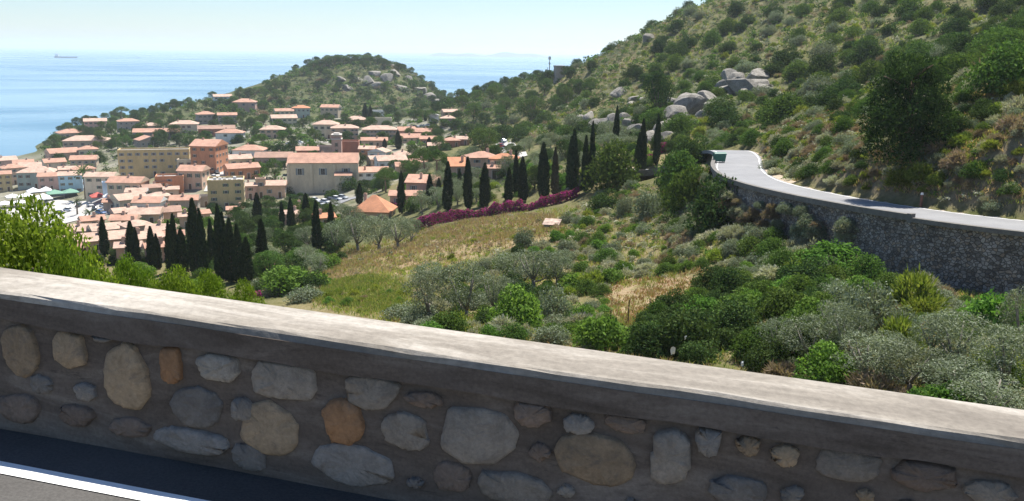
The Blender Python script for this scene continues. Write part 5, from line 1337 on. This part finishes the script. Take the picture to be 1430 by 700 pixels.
# wooded saddle and headland
zone([(600,165),(640,140),(700,115),(770,105),(800,130),(740,170),(690,200),(640,195)], 330, 760, 120, 2.2, 5.0, ["mastic_shrub","dark_shrub"], [2,5], "on the wooded saddle beside the sea", 0.7, 1.2)
head = [(290,150),(340,135),(400,105),(440,85),(500,78),(550,85),(610,125),(640,145),(610,165),(520,165),(440,160),(330,165)]
zone(head, 600, 930, 70, 3.4, 5.4, ["evergreen_oak","round_pine"], [3,2], C1, 0.75, 1.2)
zone(head, 560, 960, 1100, 2.0, 5.5, ["mastic_shrub","dark_shrub","grey_shrub","twiggy_shrub"], [4,5,1.5,1], C1, 0.55, 1.2)
zone([(400,110),(440,88),(470,82),(530,82),(545,92),(470,95)], 780, 905, 46, 3.4, 5.0, ["dark_shrub"], [1], "crowning the headland hill", 0.55, 1.0)
zone([(60,225),(100,175),(200,160),(300,140),(340,170),(330,215),(240,245),(130,240)], 380, 840, 320, 2.0, 5.0, ["dark_shrub","mastic_shrub","grey_shrub"], [5,3,1], "between the houses on the wooded point", 0.65, 1.3)
zone([(340,170),(460,165),(640,160),(640,200),(560,250),(520,285),(400,280),(340,240)], 300, 640, 420, 1.5, 4.2, ["dark_shrub","mastic_shrub","bright_shrub"], [4,3,1.5], T1, 0.65, 1.5)

zone([(60,345),(130,300),(260,280),(420,285),(480,310),(420,350),(300,350),(120,380)], 200, 340, 150, 1.0, 3.0, ["dark_shrub","mastic_shrub","bright_shrub","grey_shrub"], [3,3,2,2], "among the lower town roofs", 0.8, 1.4)
# foot and face of the retaining wall
for k in range(130):
    i_ = PRNG.randrange(I_STEP + 3, IW1 - 2); off = -PRNG.uniform(4.6, 9.0); r_ = PRNG.uniform(.8, 1.9)
    x, y = RC[i_] + RNRM[i_] * off; ALLS.append((x, y, hgt_fast(x, y), r_, PRNG.choice(["silver_shrub", "twiggy_shrub", "grey_shrub", "mastic_shrub", "silver_shrub"]), "at the foot of the stone retaining wall"))
for k in range(60):
    i_ = PRNG.randrange(I_STEP + 4, IW1 - 2); dz = -PRNG.uniform(.9, 3.4); x, y = RC[i_] + RNRM[i_] * (-3.9 + dz * .065)
    ALLS.append((x, y, RZ[i_] + dz - .25, PRNG.uniform(.75, 1.35), PRNG.choice(["silver_shrub", "grey_shrub", "twiggy_shrub"]), "growing out of the retaining wall face"))
# the cut bank above the far road
for k in range(230):
    i_ = int(PRNG.uniform(np.argmin(abs(RS - 40)), np.argmin(abs(RS - 128)))); off = PRNG.uniform(4.7, 12.0); r_ = PRNG.uniform(.5, 1.25)
    x, y = RC[i_] + RNRM[i_] * off; ALLS.append((x, y, hgrid(np.array([x]), np.array([y]))[0] - .1, r_, PRNG.choice(["silver_shrub", "twiggy_shrub", "grey_shrub", "silver_shrub", "broom_shrub", "mastic_shrub"]), B1))
# per kind: those that show largest are objects of their own, the rest is one mass
ALLS_by = {}
for a in ALLS: ALLS_by.setdefault(a[4], []).append(a)
for kd, lst in ALLS_by.items():
    P = np.array([a[:4] for a in lst]); order = np.argsort(-px_area(P))
    r0, h0 = PB[kd][0][1]
    for i in order[:285]:
        x, y, z, r = P[i]; big = "big" if r > 2.2 else ("small" if r < 0.8 else "medium-sized")
        put(kd, x, y, z, r, r * h0 / r0 * PRNG.uniform(0.8, 1.15), where=lst[i][5], label=f"{big} {WORDS[kd][0]} {lst[i][5]}", group=f"{big} {PLUR[kd]} {lst[i][5]}")
    rest = order[285:]
    if len(rest) and not isinstance(PB[kd][0][0], tuple):
        V, Q = low_leaves(P[rest], 300 + len(kd), 76)
        mat = PB[kd][0][0].materials[0]
        new_obj("scrub_foliage", mesh_np("scrub_foliage", V, Q, [mat]), kind="stuff", label=f"far {PLUR[kd]} too many to count covering the hillside")

# the steep slope right under our own parapet and the bank past the picture's edge: one mass of scrub
def fill(n_, azr, Dr, rr_, mat, seed, label):
    az = np.radians(SR.uniform(*azr, n_)); D = np.sqrt(SR.uniform(Dr[0] ** 2, Dr[1] ** 2, n_)); x = np.sin(az) * D; y = np.cos(az) * D
    sd, _ = road_dist(x, y); s_, a_ = own_frame(x, y); rad = SR.uniform(*rr_, n_); z = hgrid(x, y)
    top_v = project(np.stack([x, y, z + rad * 1.3], 1))
    hid = (top_v[0] < -20) | (top_v[0] > 1450) | (top_v[1] > 400 + .15 * top_v[0])
    m = ((sd > 4.5) | (sd < -5.5)) & (a_ > 6.5) & hid
    P = np.stack([x, y, z, rad], 1)[m]
    V, Q = low_leaves(P, seed, 90); new_obj("scrub_foliage", mesh_np("scrub_foliage", V, Q, [mat]), kind="stuff", label=label)
fill(520, (-42, 48), (9, 48), (.5, 1.2), F_MASTIC, 501, "green scrub covering the slope just under the parapet")
fill(700, (-42, 48), (20, 110), (.6, 1.6), F_OLIVE, 502, "grey scrub covering the slope just under the parapet")
fill(260, (29, 44), (62, 170), (.6, 1.9), F_DARK, 503, "dark scrub along the bank beyond the bend wall")
fill(260, (29, 44), (62, 170), (.5, 1.5), F_SILVER, 504, "silvery scrub along the bank beyond the bend wall")
# grass: blades in tufts over the near slopes
def grass(poly, Dlo, Dhi, n, dens_noise, mat, name, label, hgt_rng=(0.35, 0.8), per=6, wid=0.07):
    poly = np.array(poly, float)
    u = SR.uniform(poly[:, 0].min(), poly[:, 0].max(), n); az = np.arctan((u - 715) / (F * .985)); D = np.exp(SR.uniform(math.log(Dlo), math.log(Dhi), n))
    x = np.sin(az) * D; y = np.cos(az) * D; z = hgrid(x, y)
    uu, vv, w = project(np.stack([x, y, z], 1)); sd, _ = road_dist(x, y); s_, a_ = own_frame(x, y)
    m = in_poly(uu, vv, poly) & ((sd > 4.2) | (sd < -4.4)) & (a_ > 6.5)
    if dens_noise is not None: m &= vnoise(x, y, dens_noise[0], dens_noise[1]) + SR.uniform(-.5, .5, n) > dens_noise[2]
    P = np.stack([x, y, z], 1)[m]; k = len(P); Dm = D[m]
    P = np.repeat(P, per, 0) + SR.randn(k * per, 3) * np.array([.16, .16, 0]) ; sc = np.repeat(np.interp(Dm, [40, 120, 300], [0.8, 1.1, 2.0]), per)
    L = SR.uniform(hgt_rng[0], hgt_rng[1], k * per) * sc; ax = unit(SR.randn(k * per, 3) * np.array([.5, .5, .1]) + np.array([0, 0, 1.0]))
    V, Q = kites(P + ax * (L * .42)[:, None], ax, SR.randn(k * per, 3), L, wid * sc * SR.uniform(.7, 1.6, k * per))
    new_obj(name, mesh_np(name, V, Q, [mat]), kind="stuff", label=label)
ALLP = [(430,430),(430,380),(480,345),(590,320),(780,290),(1000,240),(1060,290),(1430,380),(1430,610),(700,480)]
grass(P_DRY, 90, 200, 7000, (6, 41, 0.0), F_DRY, "dry_grass", "dry reddish grass over the meadow")
grass(P_DRY, 90, 200, 9000, (8, 42, 0.0), F_STRAW, "dry_grass", "pinkish grey straw over the meadow", (0.3, 0.7))
grass(P_DRY, 90, 200, 6000, (5, 43, 0.3), F_GRASS, "green_grass", "green grass patches in the meadow", (0.3, 0.6))
grass([(440,425),(450,395),(520,385),(580,400),(560,440)], 80, 140, 4000, (4, 48, -0.5), F_GRASS, "green_grass", "yellow-green grass at the lower end of the meadow")
grass(P_CLEAR, 55, 120, 3600, (3, 46, -0.3), F_RUST, "dry_grass", "dry rusty grass by the fence posts", (0.2, 0.5))
grass(ALLP, 38, 190, 26000, (8, 31, -0.1), F_GRASS, "green_grass", "yellow-green grass over the slope", (0.3, 0.7))
grass(ALLP, 38, 190, 9000, (8, 31, -0.6), F_DRY, "dry_grass", "dry straw scattered over the slope", (0.3, 0.7))
grass([(1040,240),(1060,190),(1150,140),(1300,130),(1430,60),(1430,305),(1340,292),(1200,276),(1080,255)], 70, 150, 12000, (5, 44, -0.3), F_DRY, "dry_grass", "dry straw on the bank above the far road", (0.25, 0.6))
grass([(1040,240),(1060,190),(1150,140),(1300,130),(1430,60),(1430,305),(1340,292),(1200,276),(1080,255)], 70, 150, 9000, (5, 45, -0.1), F_GRASS, "green_grass", "green grass on the bank above the far road", (0.25, 0.6))
grass(P_CLEAR, 55, 120, 1500, (4, 49, 0.0), F_GRASS, "green_grass", "green grass between the rusty grass", (0.2, 0.5))
grass(hill, 130, 620, 14000, (14, 33, -0.1), F_GRASS, "green_grass", "grass tufts over the big hillside", (0.4, 0.9), 5, 0.11)
# ================================================================== SINGLE THINGS
# lime-green trees just below the parapet
for k in range(3):
    PB.setdefault("lime_tree", []).append((tree_meshes(140 + k, F_LIME, BARK, 8.0, 2.3, 4.6, 0.14, 54, 22000, 0.10, 0.05, 6, False, 0.1, (0.2, 0.34)), (2.3, 8.0)))
WORDS["lime_tree"] = ("lime-green feathery tree", "tree"); PLUR["lime_tree"] = "lime trees"
for u, vt, D, wpx, lab in [(5,268,15.5,250,"tallest lime-green feathery tree just beyond the parapet"),(82,318,14.5,120,"lime-green feathery tree leaning against the tallest one"),(132,352,18,110,"lime-green tree top below the lone slim cypress"),
                           (185,350,27,90,"lime-green tree top below the paired cypresses"),(235,366,23,100,"lime-green tree top in front of the cypress grove"),(290,376,24,100,"lime-green tree top under the tall cypress cluster"),(342,388,25,80,"last lime-green tree top before the grey shrubs"),(155,372,16,90,"low lime-green tree top resting above the parapet")]:
    r = ray(u, vt); x, y = r[0] * D, r[1] * D; zt = CAM_Z + r[2] * D; g = hgt(x, y)
    put("lime_tree", x, y, g, 0.5 * wpx * D / F, max(2.5, zt - g), label=lab)
for u, vb, w, h_, kd in [(390,412,50,24,"grey_shrub"),(425,420,60,26,"grey_shrub"),(362,408,40,22,"grey_shrub"),(560,445,60,30,"grey_shrub"),(590,452,60,36,"grey_shrub")]:
    put_px(kd, u, vb, w, h_, "along the lower edge of the meadow")

# bougainvillea
def boug(pix, width, hpx, n_, name, label):
    C = []
    for u, v in pix:
        P, D = hit(u, v); C.append((P[0], P[1], D))
    C = np.array(C); seg = np.concatenate([[0], np.cumsum(np.hypot(np.diff(C[:, 0]), np.diff(C[:, 1])))])
    rng = np.random.RandomState(8); s = rng.uniform(0, max(seg[-1], .1), n_)
    x = np.interp(s, seg, C[:, 0]); y = np.interp(s, seg, C[:, 1]); hh = hpx * C[:, 2].mean() / F
    top = hh * (0.9 + 0.09 * np.sin(s * .9) * np.sin(s * .37 + 1) + 0.06 * np.sin(s * 2.3))
    a = rng.uniform(0, pi, n_); rr = rng.uniform(.78, 1.05, n_)
    off = np.cos(a) * width * .5 * rr; z0 = hgrid(x, y)
    pos = np.stack([x + off * .25, y + off, z0 + np.abs(np.sin(a)) ** .7 * top * rr], 1)
    nr = unit(np.stack([np.zeros(n_), np.cos(a), np.sin(a)], 1) + rng.randn(n_, 3) * .5)
    V, Q = kites(pos, rng.randn(n_, 3), nr, rng.uniform(.25, .45, n_), rng.uniform(.18, .3, n_))
    o = new_obj(name, mesh_np(name, V, Q, [F_BOUG]), label=label, cat="hedge"); return o
boug([(582,322),(605,315),(640,308),(690,300),(728,295)], 2.2, 17, 9000, "bougainvillea_hedge", "long magenta bougainvillea hedge along the top of the meadow")
boug([(728,295),(760,289),(790,281),(808,274)], 2.2, 15, 6000, "bougainvillea_hedge", "magenta bougainvillea hedge continuing under the tallest cypresses")
boug([(898,232),(910,228)], 2.0, 13, 900, "bougainvillea_hedge", "small magenta bougainvillea between cypresses near the bend")
boug([(920,214),(931,211)], 2.0, 13, 900, "bougainvillea_hedge", "magenta bougainvillea clump beside the low wall")
boug([(545,290),(590,287)], 2.0, 8, 900, "bougainvillea_hedge", "dull magenta bougainvillea in front of the low pink house")
boug([(352,416),(392,412)], 1.6, 9, 900, "bougainvillea_hedge", "faded magenta flowering strip above the parapet near the grove")

# hut with a rusty roof in the meadow
P, D = hit(769, 320); ds = math.hypot(D, CAM_Z - P[2]); s = ds / F
hut = new_obj("garden_hut", None, label="tiny grey hut with a tilted rust-streaked roof in the meadow", cat="hut"); hut.location = P; hut.scale = (.78, .78, .78); hut.rotation_euler = (0, 0, -atan2(P[0], P[1]) - radians(14))
M_HUT = plain("hut_boards", (0.20, 0.22, 0.19), 0.9, 0.3, 2); M_RUST = plain("rusty_sheet", (0.40, 0.29, 0.23), 0.7, 0.6, 1.0)
mb = MB(); mb.add([(-1.4,0,-.6),(1.4,0,-.6),(1.4,2,-.6),(-1.4,2,-.6),(-1.4,0,.85),(1.4,0,.85),(1.4,2,1.5),(-1.4,2,1.5)], [(0,1,5,4),(1,2,6,5),(2,3,7,6),(3,0,4,7)]); new_obj("wall", mb.mesh("wall", [M_HUT]), parent=hut)
mb = MB(); mb.add([(-1.65,-.25,.80),(1.65,-.25,.80),(1.65,2.2,1.60),(-1.65,2.2,1.60),(-1.65,-.25,.87),(1.65,-.25,.87),(1.65,2.2,1.67),(-1.65,2.2,1.67)], [(0,3,2,1),(4,5,6,7),(0,1,5,4),(1,2,6,5),(2,3,7,6),(3,0,4,7)]); new_obj("roof", mb.mesh("roof", [M_RUST]), parent=hut)
mb = MB(); mb.box(-.35, .35, -.04, -.004, -.5, .7, 0); new_obj("door", mb.mesh("door", [DOORM]), parent=hut)

# posts
M_POST = plain("rusted_post", (0.10, 0.065, 0.045), 0.9, 0.3, 4); M_WHITE = plain("white_paint", (0.7, 0.7, 0.68), 0.7, 0.08)
for u, vb, hpx in [(877,452,34),(906,449,32),(932,440,24),(852,455,22)]:
    P, D = hit(u, vb); ds = math.hypot(D, CAM_Z - P[2]); h_ = hpx * ds / F
    mb = MB(); mb.tube([(0,0,-.4),(.01,0,h_*.5),(.03,.01,h_)], [.05,.045,.04], 6); mb.tube([(.03,.01,h_*.98),(.12,.01,h_*1.02)], [.03,.02], 5)
    o = new_obj("fence_post", mb.mesh("fence_post", [M_POST]), label="thin dark wooden fence post in the rusty grass patch", cat="post", group="fence posts in the rusty grass"); o.location = P
i_ = int(np.argmin(abs(np.degrees(np.arctan2(RC[:IW1, 0], RC[:IW1, 1])) - 23.6))); q = RC[i_] + RNRM[i_] * 3.5
mk = new_obj("marker_post", None, label="stout rusty roadside marker post with pale cap on the far road", cat="post"); mk.location = (q[0], q[1], RZ[i_])
mb = MB(); mb.tube([(0,0,-.2),(0,0,1.15)], [.13,.12], 8); new_obj("shaft", mb.mesh("shaft", [plain("rust_brown", (0.20,0.10,0.07), .9, .3, 3)]), parent=mk)
mb = MB(); mb.tube([(0,0,1.15),(0,0,1.33)], [.14,.11], 8); new_obj("cap", mb.mesh("cap", [M_WHITE]), parent=mk)
# green waste container at the bend
P, D = hit(994, 232); i_ = int(np.argmin(abs(RS - 112))); q = RC[i_] + RNRM[i_] * -2.6
wc = new_obj("waste_container", None, label="green wheeled waste container at the edge of the road bend", cat="container"); wc.location = (q[0], q[1], RZ[i_] + .02); wc.rotation_euler = (0, 0, radians(8))
M_BIN = plain("bin_green", (0.03, 0.13, 0.10), 0.5, 0.1)
mb = MB(); mb.add([(-.7,-.4,.15),(.7,-.4,.15),(.7,.4,.15),(-.7,.4,.15),(-.8,-.5,1.1),(.8,-.5,1.1),(.8,.5,1.1),(-.8,.5,1.1)], [(0,3,2,1),(0,1,5,4),(1,2,6,5),(2,3,7,6),(3,0,4,7)]); new_obj("bin", mb.mesh("bin", [M_BIN]), parent=wc).name = "tub"
mb = MB(); mb.tube([(-.84,0,1.08),(.84,0,1.08)], [.52,.52], 12); mb.v = [(x, y, 1.09 + max(0, z - 1.08) * .6) for x, y, z in mb.v]; new_obj("lid", mb.mesh("lid", [M_BIN]), parent=wc)
for sx in (-.6, .6):
    for sy in (-.3, .3):
        mb = MB(); mb.tube([(sx-.04,sy,.09),(sx+.04,sy,.09)], [.09,.09], 8); new_obj("wheel", mb.mesh("wheel", [TYRE]), parent=wc)

# tower and mast on the saddle
P, D = hit(783, 112); ds = math.hypot(D, CAM_Z - P[2]); s = ds / F
tw = new_obj("watch_tower", None, label="squat stone watch tower among trees above the sea", cat="tower"); tw.location = P; tw.rotation_euler = (0, 0, radians(14))
mb = MB(); a_ = 7 * s; mb.add([(-a_,0,-5),(a_,0,-5),(a_,2*a_,-5),(-a_,2*a_,-5),(-a_*.92,.5,17*s),(a_*.92,.5,17*s),(a_*.92,2*a_-.5,17*s),(-a_*.92,2*a_-.5,17*s)], [(0,1,5,4),(1,2,6,5),(2,3,7,6),(3,0,4,7),(4,5,6,7)]); new_obj("shaft", mb.mesh("shaft", [WALLS["s"][1]]), parent=tw)
mb = MB(); mb.box(-a_*.97, a_*.97, .2, 2*a_-.2, 17*s, 19.5*s, 0); new_obj("battlement", mb.mesh("battlement", [WALLS["s"][1]]), parent=tw)
P, D = hit(767, 112); mb = MB(); H_ = 34 * s; mb.tube([(0,0,-2),(0,0,H_)], [.35,.2], 6); 
o = new_obj("radio_mast", None, label="thin radio mast beside the watch tower", cat="mast"); o.location = P; new_obj("pole", mb.mesh("pole", [STEEL]), parent=o)
mb = MB(); mb.box(-.7, .7, -.3, .3, H_*.86, H_*.99, 0); mb.box(-.5, .5, -.25, .25, H_*.66, H_*.74, 0); new_obj("antenna", mb.mesh("antenna", [M_WHITE]), parent=o)
P, D = hit(764, 112); mb = MB(); mb.tube([(0,0,-2),(0,0,H_*.55)], [.25,.12], 6); o = new_obj("pole", mb.mesh("slender_pole", [STEEL]), label="shorter slender pole next to the radio mast", cat="pole"); o.name = "slender_pole"; o.location = P
# low terrace walls under the headland
for u0, u1, v in [(525,560,152),(535,600,156),(520,575,160),(560,606,162),(470,500,128),(476,510,120)]:
    Cc = [hit(u0 + (u1 - u0) * k / 7, v)[0] for k in range(8)]; mb = MB()
    for k in range(7):
        a, b_ = Cc[k], Cc[k+1]; mb.add([(a[0],a[1],a[2]-1),(b_[0],b_[1],b_[2]-1),(b_[0],b_[1],b_[2]+1.2),(a[0],a[1],a[2]+1.2),(a[0],a[1]+.5,a[2]+1.2),(b_[0],b_[1]+.5,b_[2]+1.2)], [(0,1,2,3),(3,2,5,4)])
    o = new_obj("terrace_wall", mb.mesh("terrace_wall", [M_RUBBLE]), label="low dry stone terrace wall on the headland slope", cat="wall", group="terrace walls on the headland"); o["kind"] = "thing"
# ships
M_HULL = plain("ship_hull", (0.08, 0.10, 0.13), 0.6, 0.1, .05); M_SUP = plain("ship_white", (0.6, 0.6, 0.6), 0.6, 0.05, .05)
for u, v, wpx, lab in [(92,81,26,"long low dark ship far out at sea"),(193,81,6,"tiny boat far out at sea beyond the ship")]:
    P = np.array(at_height(u, v, 0)); ds = np.linalg.norm(P); L = wpx * ds / F; B_ = L * .08; H_ = min(L * .06, 8)
    o = new_obj("ship", None, label=lab, cat="ship"); o.location = P; o.rotation_euler = (0, 0, .12)
    mb = MB(); mb.add([(-L/2,-B_,0),(L*.38,-B_,0),(L/2,0,0),(L*.38,B_,0),(-L/2,B_,0),(-L/2,-B_,H_),(L*.38,-B_,H_),(L*.53,0,H_*1.3),(L*.38,B_,H_),(-L/2,B_,H_)], [(0,1,6,5),(1,2,7,6),(2,3,8,7),(3,4,9,8),(4,0,5,9),(5,6,7,8,9)]); new_obj("hull", mb.mesh("hull", [M_HULL]), parent=o)
    mb = MB(); mb.box(-L*.45, -L*.32, -B_*.8, B_*.8, H_, H_*2.6, 0); mb.box(-L*.42, -L*.38, -B_*.3, B_*.3, H_*2.6, H_*3.4, 0); new_obj("bridge", mb.mesh("bridge", [M_SUP]), parent=o)

# white scraps caught in the thicket
for u, v, sc_, lab in [(940,490,.26,"white plastic scrap hanging in the dark thicket"),(957,472,.15,"smaller white scrap caught higher in the dark thicket"),(1037,508,.15,"pale scrap at the foot of the thicket above the parapet")]:
    r = ray(u, v); D = hit(u, v)[1] * .86; rr = random.Random(int(u)); mb = MB(); V = []
    for i in range(4):
        for j in range(3): V.append(((j - 1) * .3 * sc_ + rr.uniform(-.35, .35) * sc_, rr.uniform(-.3, .3) * sc_, (i - 1.5) * .6 * sc_ + rr.uniform(-.1, .1) * sc_))
    mb.add(V, [(i*3+j, i*3+j+1, (i+1)*3+j+1, (i+1)*3+j) for i in range(3) for j in range(2)])
    o = new_obj("plastic_scrap", mb.mesh("plastic_scrap", [M_WHITE]), label=lab, cat="litter"); o.location = (r[0] * D, r[1] * D, CAM_Z + r[2] * D)
# ================================================================== HAZE
HZ_TOP = float(max(ZZ.max() + 14, 90)); HZ_BOT = -7.5
hm = bpy.data.materials.new("haze_air"); hm.use_nodes = True
hn = hm.node_tree.nodes; hn.remove(hn["Principled BSDF"])
pvol = hn.new("ShaderNodeVolumePrincipled"); pvol.inputs["Color"].default_value = (0.84, 0.92, 1.0, 1); pvol.inputs["Density"].default_value = HAZE_DENSITY; pvol.inputs["Anisotropy"].default_value = 0.35
hm.node_tree.links.new(pvol.outputs[0], hn["Material Output"].inputs["Volume"])
mb = MB(); mb.box(-SEA - 500, SEA + 500, -3600, SEA + 500, HZ_BOT, HZ_TOP, 0)
hz = new_obj("haze", mb.mesh("haze", [hm]), kind="stuff", label="thin sea haze filling the air")
